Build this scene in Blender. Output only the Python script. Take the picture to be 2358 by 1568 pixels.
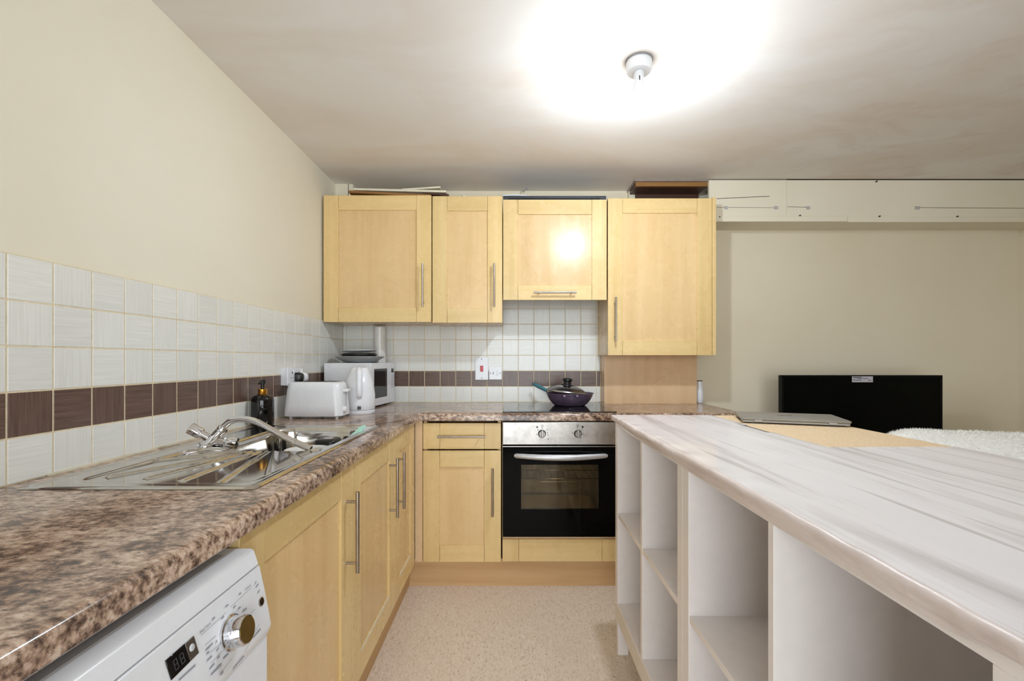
import bpy, bmesh, math, random
from mathutils import Vector, Matrix, noise

for o in list(bpy.data.objects):
    bpy.data.objects.remove(o)
SC = bpy.context.scene
COL = SC.collection
rnd = random.Random(7)

# ---------------------------------------------------------------- camera
F = 1048.0; CX = 1178.0; CY = 829.0; CZ = 1.185       # focal length / principal point in photo pixels, eye height
cam = bpy.data.cameras.new('camera'); camo = bpy.data.objects.new('camera', cam); COL.objects.link(camo)
cam.sensor_fit = 'HORIZONTAL'; cam.sensor_width = 36.0; cam.lens = F / 2358 * 36.0
cam.shift_x = (1179 - CX) / 2358; cam.shift_y = (CY - 784) / 2358
cam.clip_start = 0.02
camo.location = (0, 0, CZ); camo.rotation_euler = (math.radians(90), 0, 0)
SC.camera = camo
# ---------------------------------------------------------------- world, added fill window, exposure
BULB = 860.0
SKY = 6.0
SC.view_settings.view_transform = 'Standard'; SC.view_settings.look = 'None'
SC.view_settings.gamma = 1.0; SC.view_settings.use_curve_mapping = False
SC.view_settings.exposure = 0.26
w = bpy.data.worlds.new('world'); SC.world = w; w.use_nodes = True
bgn = w.node_tree.nodes['Background']; bgn.inputs[0].default_value = (0.93, 0.97, 1.0, 1); bgn.inputs[1].default_value = SKY
FILL_WIN = (-0.75, 1.35, 0.12, 2.1)       # added fill window in the rear wall, out of view: x0 x1 z0 z1
RY = -1.35                         # rear wall
pl = bpy.data.lights.new('fill_portal', 'AREA'); pl.shape = 'RECTANGLE'
pl.size = FILL_WIN[1] - FILL_WIN[0]; pl.size_y = FILL_WIN[3] - FILL_WIN[2]; pl.cycles.is_portal = True
plo = bpy.data.objects.new('fill_portal', pl); COL.objects.link(plo)
plo.location = ((FILL_WIN[0] + FILL_WIN[1]) / 2, RY - 0.11, (FILL_WIN[2] + FILL_WIN[3]) / 2); plo.rotation_euler = (math.radians(90), 0, 0)

# ---------------------------------------------------------------- pixel helpers
def PX(px, y): return (px - CX) * y / F
def PZ(py, y): return CZ + (CY - py) * y / F
def PT(px, py, y): return Vector((PX(px, y), y, PZ(py, y)))
def ray(px, py): return Vector(((px - CX) / F, 1.0, (CY - py) / F))
def onplane(px, py, p0, n):
    d = ray(px, py); o = Vector((0, 0, CZ)); t = (Vector(p0) - o).dot(n) / d.dot(n); return o + d * t
def onz(px, py, z): return onplane(px, py, (0, 0, z), Vector((0, 0, 1)))

# ---------------------------------------------------------------- mesh helpers
def wmat(o):
    m = o.matrix_basis.copy()
    while o.parent:
        o = o.parent; m = o.matrix_basis @ m
    return m
def root(name, loc, label=None, cat=None, group=None, kind=None):
    o = bpy.data.objects.new(name, None); COL.objects.link(o); o.location = loc
    o.empty_display_size = 0.05
    tag(o, label, cat, group, kind); return o
def tag(o, label=None, cat=None, group=None, kind=None):
    if label: o['label'] = label
    if cat: o['category'] = cat
    if group: o['group'] = group
    if kind: o['kind'] = kind
    return o

class MB:
    """collects shapes in world coordinates (through self.T); build() makes one mesh object"""
    def __init__(s, T=None):
        s.v = []; s.f = []; s.T = T or Matrix()
    def add(s, vs, fs):
        n = len(s.v); s.v += [s.T @ Vector(v) for v in vs]; s.f += [tuple(i + n for i in f) for f in fs]; return s
    def box(s, x0, x1, y0, y1, z0, z1):
        vs = [(x, y, z) for x in (x0, x1) for y in (y0, y1) for z in (z0, z1)]
        return s.add(vs, [(0, 1, 3, 2), (4, 6, 7, 5), (0, 4, 5, 1), (2, 3, 7, 6), (0, 2, 6, 4), (1, 5, 7, 3)])
    def tube(s, pts, r, n=14, cap=True):
        pts = [Vector(p) for p in pts]; rs = r if isinstance(r, (list, tuple)) else [r] * len(pts)
        t0 = (pts[1] - pts[0]).normalized()
        a = t0.orthogonal().normalized(); vs = []
        for i, p in enumerate(pts):
            t = (pts[min(i + 1, len(pts) - 1)] - pts[max(i - 1, 0)]).normalized()
            a = (a - t * a.dot(t)).normalized(); b = t.cross(a)
            for k in range(n):
                an = 2 * math.pi * k / n
                vs.append(p + (a * math.cos(an) + b * math.sin(an)) * rs[i])
        fs = []
        for i in range(len(pts) - 1):
            for k in range(n):
                k2 = (k + 1) % n; fs.append((i * n + k, i * n + k2, (i + 1) * n + k2, (i + 1) * n + k))
        if cap:
            fs.append(tuple(range(n))[::-1]); fs.append(tuple((len(pts) - 1) * n + k for k in range(n)))
        return s.add(vs, fs)
    def lathe(s, prof, c=(0, 0, 0), axis=(0, 0, 1), n=32, a0=0.0, a1=2 * math.pi):
        """prof: list of (r, h) along the axis from c"""
        c = Vector(c); ax = Vector(axis).normalized(); u = ax.orthogonal().normalized(); w_ = ax.cross(u)
        full = abs(a1 - a0 - 2 * math.pi) < 1e-6; m = n if full else n + 1
        vs = []
        for (r, h) in prof:
            for k in range(m):
                an = a0 + (a1 - a0) * k / n
                vs.append(c + ax * h + (u * math.cos(an) + w_ * math.sin(an)) * max(r, 1e-5))
        fs = []
        for i in range(len(prof) - 1):
            for k in range(n):
                k2 = (k + 1) % m
                fs.append((i * m + k, i * m + k2, (i + 1) * m + k2, (i + 1) * m + k))
        return s.add(vs, fs)
    def prism(s, poly, axis, a, b):
        """poly: 2-D outline; axis 'x','y','z' extruded from a to b"""
        n = len(poly); vs = []
        for q in (a, b):
            for (p, r) in poly:
                vs.append({'x': (q, p, r), 'y': (p, q, r), 'z': (p, r, q)}[axis])
        fs = [tuple(range(n)), tuple(range(2 * n - 1, n - 1, -1))]
        fs += [(i, (i + 1) % n, n + (i + 1) % n, n + i) for i in range(n)]
        return s.add(vs, fs)
    def rrect(s, levels, n=6, cap=True):
        """levels: (z, cx, cy, hx, hy, r) rounded rectangles lofted upwards"""
        m = 4 * (n + 1); vs = []
        for (z, cx, cy, hx, hy, r) in levels:
            r = min(r, hx, hy)
            for q, (sx, sy) in enumerate(((1, 1), (-1, 1), (-1, -1), (1, -1))):
                for k in range(n + 1):
                    an = math.pi / 2 * (q + k / n)
                    vs.append((cx + sx * (hx - r) + r * math.cos(an), cy + sy * (hy - r) + r * math.sin(an), z))
        fs = []
        for i in range(len(levels) - 1):
            for k in range(m):
                k2 = (k + 1) % m; fs.append((i * m + k, i * m + k2, (i + 1) * m + k2, (i + 1) * m + k))
        if cap:
            fs.append(tuple(range(m))[::-1]); fs.append(tuple((len(levels) - 1) * m + k for k in range(m)))
        return s.add(vs, fs)
    def quad(s, a, b, c, d): return s.add([a, b, c, d], [(0, 1, 2, 3)])
    def build(s, name, mat, parent=None, bevel=0.0, smooth=False, seg=2, label=None, auto=None, org=None):
        me = bpy.data.meshes.new(name)
        if parent: inv = wmat(parent).inverted()
        else: inv = Matrix.Translation(-Vector(org)) if org else Matrix()
        me.from_pydata([inv @ v for v in s.v], [], s.f)
        bm = bmesh.new(); bm.from_mesh(me)
        bmesh.ops.recalc_face_normals(bm, faces=bm.faces); bm.to_mesh(me); bm.free()
        me.materials.append(mat)
        o = bpy.data.objects.new(name, me); COL.objects.link(o)
        if parent: o.parent = parent
        elif org: o.location = org
        if bevel:
            md = o.modifiers.new('bevel', 'BEVEL'); md.width = bevel; md.segments = seg; md.limit_method = 'ANGLE'; md.angle_limit = math.radians(40)
        if smooth or bevel:
            for p in me.polygons: p.use_smooth = True
            if not (smooth and auto is None and not bevel):
                try: me.set_sharp_from_angle(angle=math.radians(auto or 35))
                except Exception: pass
        if label: o['label'] = label
        return o

def text(name, body, size, mat, parent, o, ex, ey, depth=0.0003, align='CENTER'):
    """flat lettering: baseline centre o, reading direction ex, up ey (world)"""
    c = bpy.data.curves.new(name, 'FONT'); c.body = body; c.size = size; c.extrude = depth
    c.align_x = align; c.align_y = 'CENTER'; c.resolution_u = 2
    t = bpy.data.objects.new('tmp_text', c); COL.objects.link(t)
    dg = bpy.context.evaluated_depsgraph_get()
    me = bpy.data.meshes.new_from_object(t.evaluated_get(dg)); me.name = name
    bpy.data.objects.remove(t)
    ex = Vector(ex).normalized(); ey = Vector(ey).normalized(); ez = ex.cross(ey)
    R = Matrix((ex, ey, ez)).transposed().to_4x4(); M = Matrix.Translation(Vector(o)) @ R
    me.transform(wmat(parent).inverted() @ M); me.materials.clear(); me.materials.append(mat)
    ob = bpy.data.objects.new(name, me); COL.objects.link(ob); ob.parent = parent
    return ob

# ---------------------------------------------------------------- materials
MATS = {}
def s2l(c): return tuple(((v / 255) / 12.92 if v / 255 <= 0.04045 else ((v / 255 + 0.055) / 1.055) ** 2.4) for v in c)
def base(name, rough=0.5, metal=0.0, spec=0.5):
    m = bpy.data.materials.new(name); m.use_nodes = True; nt = m.node_tree
    b = nt.nodes['Principled BSDF']; b.inputs['Roughness'].default_value = rough; b.inputs['Metallic'].default_value = metal
    b.inputs['Specular IOR Level'].default_value = spec
    MATS[name] = m; return m, nt, b
def nd(nt, t, **k):
    n = nt.nodes.new(t)
    for a, v in k.items(): setattr(n, a, v)
    return n
def coords(nt, scale=(1, 1, 1), rot=(0, 0, 0), rand=False):
    tc = nd(nt, 'ShaderNodeTexCoord'); mp = nd(nt, 'ShaderNodeMapping'); mp.inputs['Scale'].default_value = scale; mp.inputs['Rotation'].default_value = rot
    if rand:
        oi = nd(nt, 'ShaderNodeObjectInfo'); ad = nd(nt, 'ShaderNodeVectorMath', operation='MULTIPLY_ADD')
        mu = nd(nt, 'ShaderNodeMath', operation='MULTIPLY'); mu.inputs[1].default_value = 7.3
        nt.links.new(oi.outputs['Random'], mu.inputs[0]); nt.links.new(tc.outputs['Object'], ad.inputs[0]); ad.inputs[1].default_value = (1, 1, 1)
        nt.links.new(mu.outputs[0], ad.inputs[2]); nt.links.new(ad.outputs[0], mp.inputs['Vector'])
    else: nt.links.new(tc.outputs['Object'], mp.inputs['Vector'])
    return mp.outputs[0]
def noi(nt, vec, scale, detail=4, rough=0.55, dist=0.0):
    n = nd(nt, 'ShaderNodeTexNoise'); n.inputs['Scale'].default_value = scale; n.inputs['Detail'].default_value = detail
    n.inputs['Roughness'].default_value = rough; n.inputs['Distortion'].default_value = dist
    nt.links.new(vec, n.inputs['Vector']); return n.outputs['Fac']
def ramp(nt, fac, stops):
    r = nd(nt, 'ShaderNodeValToRGB'); e = r.color_ramp.elements
    while len(e) < len(stops): e.new(0.5)
    for i, (p, c) in enumerate(stops):
        e[i].position = p; e[i].color = (*s2l(c), 1)
    nt.links.new(fac, r.inputs[0]); return r.outputs[0]
def mix(nt, fac, a, b, mode='MIX'):
    m = nd(nt, 'ShaderNodeMix', data_type='RGBA', blend_type=mode)
    if hasattr(fac, 'node'): nt.links.new(fac, m.inputs[0])
    else: m.inputs[0].default_value = fac
    for s_, v in ((m.inputs[6], a), (m.inputs[7], b)):
        if hasattr(v, 'node'): nt.links.new(v, s_)
        else: s_.default_value = (*s2l(v), 1)
    return m.outputs[2]
def bump(nt, b, fac, strength=0.1, dist=0.002):
    n = nd(nt, 'ShaderNodeBump'); n.inputs['Strength'].default_value = strength; n.inputs['Distance'].default_value = dist
    nt.links.new(fac, n.inputs['Height']); nt.links.new(n.outputs[0], b.inputs['Normal'])
def maprange(nt, fac, a, b_, c, d):
    n = nd(nt, 'ShaderNodeMapRange'); n.inputs[1].default_value = a; n.inputs[2].default_value = b_; n.inputs[3].default_value = c; n.inputs[4].default_value = d
    nt.links.new(fac, n.inputs[0]); return n.outputs[0]

def plain(name, c, rough=0.4, metal=0.0, var=6, spec=0.5, nscale=30):
    m, nt, b = base(name, rough, metal, spec)
    v = coords(nt); f = noi(nt, v, nscale, 3)
    lo = tuple(max(0, x - var) for x in c); hi = tuple(min(255, x + var) for x in c)
    nt.links.new(ramp(nt, f, [(0.3, lo), (0.7, hi)]), b.inputs['Base Color']); return m
def paint(name, c, c2, rough=0.7):
    m, nt, b = base(name, rough, 0, 0.3)
    v = coords(nt); f = noi(nt, v, 1.3, 5, 0.6); g = noi(nt, v, 90, 4)
    nt.links.new(ramp(nt, f, [(0.3, c2), (0.65, c)]), b.inputs['Base Color']); bump(nt, b, g, 0.06, 0.002); return m
def wood(name, axis, a, b_, c, rough=0.33):
    m, nt, b = base(name, rough, 0, 0.45)
    sc = {'x': (1.3, 22, 22), 'y': (22, 1.3, 22), 'z': (22, 22, 1.3)}[axis]
    sb = {'x': (1.2, 7, 7), 'y': (7, 1.2, 7), 'z': (7, 7, 1.2)}[axis]
    f = noi(nt, coords(nt, sc, rand=True), 1.0, 4, 0.55, 0.15); g = noi(nt, coords(nt, sb, rand=True), 1.0, 3, 0.5, 0.4)
    col = ramp(nt, f, [(0.28, c), (0.5, b_), (0.72, a)])
    col2 = ramp(nt, g, [(0.25, c), (0.55, a)])
    oi = nd(nt, 'ShaderNodeObjectInfo')
    res = mix(nt, 0.32, col, col2)
    hv = nd(nt, 'ShaderNodeHueSaturation'); nt.links.new(res, hv.inputs['Color'])
    nt.links.new(maprange(nt, oi.outputs['Random'], 0, 1, 0.95, 1.04), hv.inputs['Value'])
    nt.links.new(hv.outputs[0], b.inputs['Base Color'])
    r = noi(nt, coords(nt), 9, 3, 0.6)
    nt.links.new(maprange(nt, r, 0.35, 0.7, rough - 0.10, rough), b.inputs['Roughness'])
    return m
WA, WB_, WC = (231, 203, 147), (223, 192, 134), (212, 179, 120)
for ax in 'xyz': wood('maple_' + ax, ax, WA, WB_, WC)
for ax in 'xyz': wood('panel_' + ax, ax, (229, 197, 147), (222, 188, 136), (213, 177, 123))
wood('plinth_x', 'x', (212, 176, 130), (203, 164, 118), (188, 148, 102), 0.55)
wood('plinth_y', 'y', (205, 165, 112), (190, 150, 100), (170, 130, 82), 0.5)
wood('splash', 'z', (226, 194, 156), (220, 186, 146), (212, 176, 134), 0.35)
wood('plank_brown', 'x', (170, 125, 70), (150, 105, 55), (110, 75, 38), 0.6)
wood('dark_brown', 'x', (92, 62, 46), (76, 50, 38), (60, 38, 30), 0.5)
plain('chip_tan', (226, 199, 162), 0.6, var=14, nscale=120)
paint('wall_cream', (235, 228, 209), (230, 222, 201))
paint('wall_cream_dim', (232, 222, 200), (226, 215, 190))  # same cream paint, toned slightly darker for the dimmer back and right walls
paint('bulkhead_paint', (233, 225, 206), (226, 217, 195))
m, nt, b = base('ceiling_paint', 0.75, 0, 0.2)
f = noi(nt, coords(nt, (0.7, 1.4, 1)), 1.6, 5, 0.55, 0.8)
cc = ramp(nt, f, [(0.36, (228, 219, 209)), (0.58, (234, 230, 225))])
sx = nd(nt, 'ShaderNodeSeparateXYZ'); nt.links.new(coords(nt), sx.inputs[0])
st_ = noi(nt, coords(nt, (1, 1.6, 1)), 2.2, 4, 0.6, 1.5)
mk = nd(nt, 'ShaderNodeMath', operation='MULTIPLY'); nt.links.new(maprange(nt, st_, 0.5, 0.7, 0, 0.38), mk.inputs[0]); nt.links.new(maprange(nt, sx.outputs[0], 0.8, 1.8, 0, 1), mk.inputs[1])
nt.links.new(mix(nt, mk.outputs[0], cc, (206, 182, 160)), b.inputs['Base Color']); bump(nt, b, noi(nt, coords(nt), 5, 4), 0.15, 0.01)

def tile(name, a, b_, axis, rough):
    m, nt, bs = base(name, rough, 0, 0.5)
    sc = (230, 230, 7) if axis == 'z' else (7, 7, 230)
    f = noi(nt, coords(nt, sc, rand=True), 1.0, 4, 0.6); oi = nd(nt, 'ShaderNodeObjectInfo')
    col = ramp(nt, f, [(0.3, b_), (0.66, a)])
    hv = nd(nt, 'ShaderNodeHueSaturation'); nt.links.new(col, hv.inputs['Color'])
    nt.links.new(maprange(nt, oi.outputs['Random'], 0, 1, 0.96, 1.03), hv.inputs['Value'])
    nt.links.new(hv.outputs[0], bs.inputs['Base Color']); bump(nt, bs, f, 0.12, 0.001); return m
for ax in 'hz':
    tile('tile_white_' + ax, (233, 233, 229), (222, 222, 216), ax, 0.22)
    tile('tile_brown_' + ax, (116, 92, 82), (80, 62, 54), ax, 0.3)
plain('grout', (222, 206, 174), 0.85, var=10, nscale=60)

m, nt, b = base('laminate_granite', 0.16, 0, 0.5)
v = coords(nt, (1, 1, 1)); f1 = noi(nt, v, 3.2, 4, 0.6, 0.8); f2 = noi(nt, coords(nt, (58, 90, 88)), 1.0, 4, 0.66, 0.0); f3 = noi(nt, coords(nt, (75, 120, 110)), 1.0, 4, 0.65)
c1 = ramp(nt, f2, [(0.28, (50, 41, 38)), (0.39, (118, 94, 80)), (0.48, (170, 142, 122)), (0.57, (202, 176, 156)), (0.7, (222, 204, 186))])
c2 = ramp(nt, f2, [(0.32, (34, 28, 28)), (0.46, (88, 66, 56)), (0.56, (146, 114, 92)), (0.68, (190, 162, 138))])
c3 = mix(nt, maprange(nt, f1, 0.46, 0.6, 0, 1), c1, c2)
c4 = mix(nt, maprange(nt, f3, 0.60, 0.68, 0, 0.75), c3, (32, 28, 32))
nt.links.new(c4, b.inputs['Base Color'])

m, nt, b = base('vinyl_floor', 0.55, 0, 0.35)
f = noi(nt, coords(nt, (150, 45, 1), (0, 0, 0.25)), 1.0, 4, 0.65, 1.5); g = noi(nt, coords(nt), 3.0, 3)
vo = nd(nt, 'ShaderNodeTexVoronoi'); vo.inputs['Scale'].default_value = 38; nt.links.new(coords(nt, (1, 0.55, 1), (0, 0, 0.4)), vo.inputs['Vector'])
c = ramp(nt, f, [(0.30, (172, 150, 128)), (0.42, (218, 200, 180)), (0.62, (233, 219, 203)), (0.78, (241, 231, 218))])
fine = noi(nt, coords(nt, (110, 50, 1), (0, 0, -0.5)), 1.0, 3, 0.6)
c = mix(nt, maprange(nt, fine, 0.66, 0.72, 0, 0.75), c, (120, 98, 78))
c = mix(nt, maprange(nt, vo.outputs['Distance'], 0.05, 0.09, 0.8, 0.0), c, (88, 74, 62))
c = mix(nt, maprange(nt, g, 0.45, 0.7, 0, 0.35), c, (218, 198, 176))
nt.links.new(c, b.inputs['Base Color'])

m, nt, b = base('marble_vinyl', 0.13, 0, 0.5)
f = noi(nt, coords(nt, (11, 0.75, 1), (0, 0, math.radians(-13))), 1.0, 5, 0.62, 0.5); g = noi(nt, coords(nt, (34, 1.2, 1), (0, 0, math.radians(-10))), 1.0, 4, 0.6, 0.3)
c = ramp(nt, f, [(0.32, (200, 193, 196)), (0.43, (228, 223, 226)), (0.51, (242, 238, 241)), (0.7, (243, 240, 244))])
c = mix(nt, maprange(nt, g, 0.57, 0.66, 0, 0.65), c, (192, 184, 186))
nt.links.new(c, b.inputs['Base Color'])
bump(nt, b, noi(nt, coords(nt, (9, 5, 1)), 1.0, 3), 0.10, 0.006)
m, nt, b = base('marble_film_edge', 0.38, 0, 0.5)
f = noi(nt, coords(nt, (3, 6, 30)), 1.0, 4, 0.6, 0.5)
nt.links.new(ramp(nt, f, [(0.3, (208, 193, 189)), (0.6, (232, 220, 217))]), b.inputs['Base Color']); bump(nt, b, noi(nt, coords(nt, (10, 22, 10)), 1.0, 3), 0.3, 0.01)

plain('white_board', (238, 231, 228), 0.32, var=2); plain('white_board_edge', (228, 219, 207), 0.4, var=3)
plain('white_gloss', (232, 233, 238), 0.18, var=2); plain('white_plastic', (228, 229, 233), 0.3, var=2); plain('appliance_white', (230, 231, 235), 0.28, var=2)
plain('grey_plastic', (150, 150, 152), 0.4, var=4); plain('light_grey', (198, 199, 202), 0.35, var=3); plain('print_grey', (150, 150, 158), 0.6, var=4); plain('print_dark', (60, 60, 66), 0.6, var=4)
plain('black_gloss', (10, 10, 11), 0.06, var=2); plain('black_plastic', (16, 16, 17), 0.35, var=3); plain('black_matt', (14, 13, 14), 0.7, var=3)
plain('oven_black', (5, 5, 6), 0.08, var=2, spec=0.12); plain('screen_black', (4, 5, 4), 0.25, var=1, spec=0.08); plain('tv_black', (8, 8, 8), 0.4, var=2, spec=0.15); plain('hob_glass', (12, 11, 11), 0.045, var=2)
plain('steel', (196, 194, 192), 0.3, 1.0, var=8); plain('brushed_steel', (176, 172, 168), 0.34, 1.0, var=12); plain('sink_steel', (200, 197, 192), 0.09, 1.0, var=10); plain('chrome', (222, 222, 226), 0.07, 1.0, var=3)
plain('handle_steel', (178, 168, 158), 0.3, 1.0, var=8); plain('gold', (205, 150, 62), 0.25, 1.0, var=8); plain('silver_paint', (200, 200, 204), 0.35, 0.6, var=4)
plain('red', (196, 30, 40), 0.3, var=8); plain('dial_amber', (120, 96, 44), 0.2, 0.7, var=10)
plain('pan_purple', (102, 86, 108), 0.32, 0.2, var=8); plain('teal', (70, 122, 136), 0.4, var=6); plain('mint', (170, 220, 205), 0.4, var=5)
plain('ceramic_grey', (150, 150, 150), 0.3, var=6); plain('ceramic_white', (228, 226, 222), 0.2, var=4); plain('slate', (58, 60, 66), 0.4, 0.3, var=6)
plain('laptop_silver', (150, 147, 142), 0.4, 0.5, var=3); plain('label_grey', (186, 182, 190), 0.6, var=4); plain('pewter', (132, 128, 126), 0.3, 1.0, var=6)
plain('panel_white', (222, 214, 192), 0.5, var=6); plain('crack_dark', (58, 44, 32), 0.9, var=10); plain('gap_dark', (40, 26, 18), 0.9, var=6)
plain('oven_inner', (136, 124, 102), 0.35, 0.4, var=22, nscale=14); plain('wire_chrome', (214, 198, 160), 0.25, 1.0, var=6)
plain('grey_laminate', (150, 138, 130), 0.45, var=6); plain('fur', (250, 248, 243), 0.95, var=5, nscale=60); plain('sofa_fabric', (220, 214, 204), 0.9, var=6); plain('dark_leg', (58, 42, 32), 0.5, var=6)
def glass(name, tint, k, rough=0.03):
    m, nt, b = base(name, rough); nt.nodes.remove(b); out = nt.nodes['Material Output']
    tr = nd(nt, 'ShaderNodeBsdfTransparent'); tr.inputs[0].default_value = (*tint, 1); gl = nd(nt, 'ShaderNodeBsdfGlossy'); gl.inputs['Roughness'].default_value = rough
    fr = nd(nt, 'ShaderNodeFresnel'); fr.inputs[0].default_value = 1.5
    ad = nd(nt, 'ShaderNodeMath', operation='ADD'); ad.inputs[1].default_value = k; nt.links.new(fr.outputs[0], ad.inputs[0])
    mx = nd(nt, 'ShaderNodeMixShader'); nt.links.new(ad.outputs[0], mx.inputs[0]); nt.links.new(tr.outputs[0], mx.inputs[1]); nt.links.new(gl.outputs[0], mx.inputs[2])
    nt.links.new(mx.outputs[0], out.inputs[0]); return m
glass('glass_clear', (0.97, 0.98, 0.98), 0.0); glass('glass_oven', (0.80, 0.76, 0.68), 0.0); glass('glass_lid', (0.92, 0.93, 0.88), 0.16, 0.12); glass('glass_micro', (0.10, 0.10, 0.10), 0.06)
m, nt, b = base('bulb_glow'); b.inputs['Base Color'].default_value = (1, 1, 1, 1)
tcn = noi(nt, coords(nt), 5, 1); em = ramp(nt, tcn, [(0, (228, 241, 255)), (1, (232, 244, 255))])
nt.links.new(em, b.inputs['Emission Color']); b.inputs['Emission Strength'].default_value = BULB
m, nt, b = base('bulb_frost', 0.4); b.inputs['Base Color'].default_value = (1, 1, 1, 1)
nt.links.new(ramp(nt, noi(nt, coords(nt), 5, 1), [(0, (232, 243, 255)), (1, (236, 246, 255))]), b.inputs['Emission Color']); b.inputs['Emission Strength'].default_value = 14.0
M = MATS

# ================================================================ SETTING
WXL = -1.102; TXL = -1.094; WYB = 2.963; TYB = 2.955; CEIL = 2.285; XR = 3.30; WT = 0.912; WBOT = 0.872; IT = 0.959
def struct(o): o['kind'] = 'structure'; return o
struct(MB().box(WXL - .1, XR + .1, RY - .1, WYB + .1, -0.08, 0.0).build('floor', M['vinyl_floor']))
struct(MB().box(WXL - .1, XR + .1, RY - .1, WYB + .1, CEIL, CEIL + .08).build('ceiling', M['ceiling_paint']))
wl = struct(MB().box(WXL - .1, WXL, RY, WYB, 0, CEIL).build('wall_left', M['wall_cream']))
wb = struct(MB().box(WXL - .1, XR + .1, WYB, WYB + .1, 0, CEIL).build('wall_back', M['wall_cream_dim']))
struct(MB().box(XR, XR + .1, RY, WYB, 0, CEIL).build('wall_right', M['wall_cream_dim']))
mb = MB(); x0, x1, z0, z1 = FILL_WIN
for a in ((WXL - .1, x0, 0, CEIL), (x1, XR + .1, 0, CEIL), (x0, x1, 0, z0), (x0, x1, z1, CEIL)): mb.box(a[0], a[1], RY - .1, RY, a[2], a[3])
struct(mb.build('wall_rear', M['wall_cream']))
wn = root('fill_window_1', (x0, RY - .05, z0), kind='structure')  # added window behind the camera; its daylight fills the shelf cells and floor
mb = MB()
for a in ((x0, x1, z0, z0 + .06), (x0, x1, z1 - .06, z1), (x0, x0 + .06, z0, z1), (x1 - .06, x1, z0, z1), ((x0 + x1) / 2 - .03, (x0 + x1) / 2 + .03, z0, z1)): mb.box(a[0], a[1], RY - .08, RY - .03, a[2], a[3])
mb.build('fill_window_frame', M['white_gloss'], wn, 0.004); MB().box(x0 + .03, x1 - .03, RY - .058, RY - .052, z0 + .03, z1 - .03).build('pane', M['glass_clear'], wn)
MB().box(x0 - .04, x1 + .04, RY - .03, RY + .1, z0 - .03, z0).build('fill_window_sill', M['white_gloss'], wn, 0.004)

# ---- wall tiles (each one a piece of its wall)
def tile_mesh(name, sx, sy, sz, mat):
    bm = bmesh.new(); bmesh.ops.create_cube(bm, size=1.0)
    bmesh.ops.scale(bm, vec=(sx, sy, sz), verts=bm.verts)
    bmesh.ops.bevel(bm, geom=bm.edges[:], offset=0.0012, segments=1, affect='EDGES')
    me = bpy.data.meshes.new(name); bm.to_mesh(me); bm.free(); me.materials.append(mat); return me
G = 0.0036
def put(me, parent, loc, name='tile'):
    o = bpy.data.objects.new(name, me); COL.objects.link(o); o.parent = parent; o.location = loc; return o
RH = 0.1012
LS = 0.1005; ly0 = 2.293
tm = {(r, a): tile_mesh('tile', .008, LS - G, RH - G, M[f'tile_{r}_{a}']) for r in ('white', 'brown') for a in 'hz'}
MB().box(WXL - .001, WXL + .0068, 0.75, TYB, WT, WT + 5 * RH).build('grout', M['grout'], wl)
k = -15
while True:
    ya = ly0 + k * LS; yb = min(ya + LS, TYB); k += 1
    if ya > TYB - 0.01: break
    for r in range(5):
        kind = 'brown' if r == 1 else 'white'; a = 'hz'[(k + r) % 2]
        me = tm[(kind, a)] if yb - ya > LS - .001 else tile_mesh('tile', .008, yb - ya - G, RH - G, M[f'tile_{kind}_{a}'])
        put(me, wl, (WXL + .004, (ya + yb) / 2, WT + (r + .5) * RH))
BS = 0.1015; bx0 = PX(1157.5, TYB); bxe = 0.578
tb = {(r, a): tile_mesh('tile', BS - G, .008, RH - G, M[f'tile_{r}_{a}']) for r in ('white', 'brown') for a in 'hz'}
MB().box(WXL, bxe, WYB - .0068, WYB + .001, WT, WT + 5 * RH).box(bx0, bxe, WYB - .0068, WYB + .001, WT + 5 * RH, WT + 7 * RH).build('grout', M['grout'], wb)
for k in range(-11, 8):
    xa = bx0 + k * BS; xb = min(xa + BS, bxe); xa = max(xa, TXL)
    if xb - xa < 0.012: continue
    for r in range(7 if k >= 0 else 5):
        kind = 'brown' if r == 1 else 'white'; a = 'hz'[(k + r) % 2]
        me = tb[(kind, a)] if xb - xa > BS - .001 else tile_mesh('tile', xb - xa - G, .008, RH - G, M[f'tile_{kind}_{a}'])
        put(me, wb, ((xa + xb) / 2, WYB - .004, WT + (r + .5) * RH))

# ---- ceiling boxing along the back wall
YBK = 2.767; zb = PZ(530.5, WYB)
t1 = root('trim_1', (1.2, YBK, zb), kind='structure')
xj = PX(1811, YBK); xs = PX(1950, YBK); xl = PX(1632, YBK)
MB().box(xl, XR, YBK + .015, WYB, zb, zb + .015).build('underside_board', M['bulkhead_paint'], t1)
MB().box(xl, xj - .001, YBK - .004, YBK + .015, zb, CEIL - .002).build('front_panel', M['bulkhead_paint'], t1, 0.001)
MB().box(xj + .001, XR, YBK, YBK + .015, zb, CEIL - .006).build('front_panel', M['bulkhead_paint'], t1, 0.001)
MB().box(xl + .02, xs, YBK - .007, YBK + .004, zb - .004, PZ(498, YBK)).build('edge_strip', M['bulkhead_paint'], t1, 0.002)
MB().box(xs + .003, XR, YBK - .004, YBK + .004, zb - .006, PZ(500, YBK)).build('edge_strip', M['bulkhead_paint'], t1, 0.002)
mb = MB()
def slit(xa, ya, xb, yb, h=.002, d=.0048):
    A = PT(xa, ya, YBK); B = PT(xb, yb, YBK); mb.add([(A.x, YBK - d, A.z - h / 2), (B.x, YBK - d, B.z - h / 2), (B.x, YBK - d, B.z + h / 2), (A.x, YBK - d, A.z + h / 2), (A.x, YBK + .001, A.z - h / 2), (B.x, YBK + .001, B.z - h / 2), (B.x, YBK + .001, B.z + h / 2), (A.x, YBK + .001, A.z + h / 2)], [(0, 1, 2, 3), (4, 7, 6, 5), (0, 4, 5, 1), (3, 2, 6, 7), (0, 3, 7, 4), (1, 5, 6, 2)])
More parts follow.
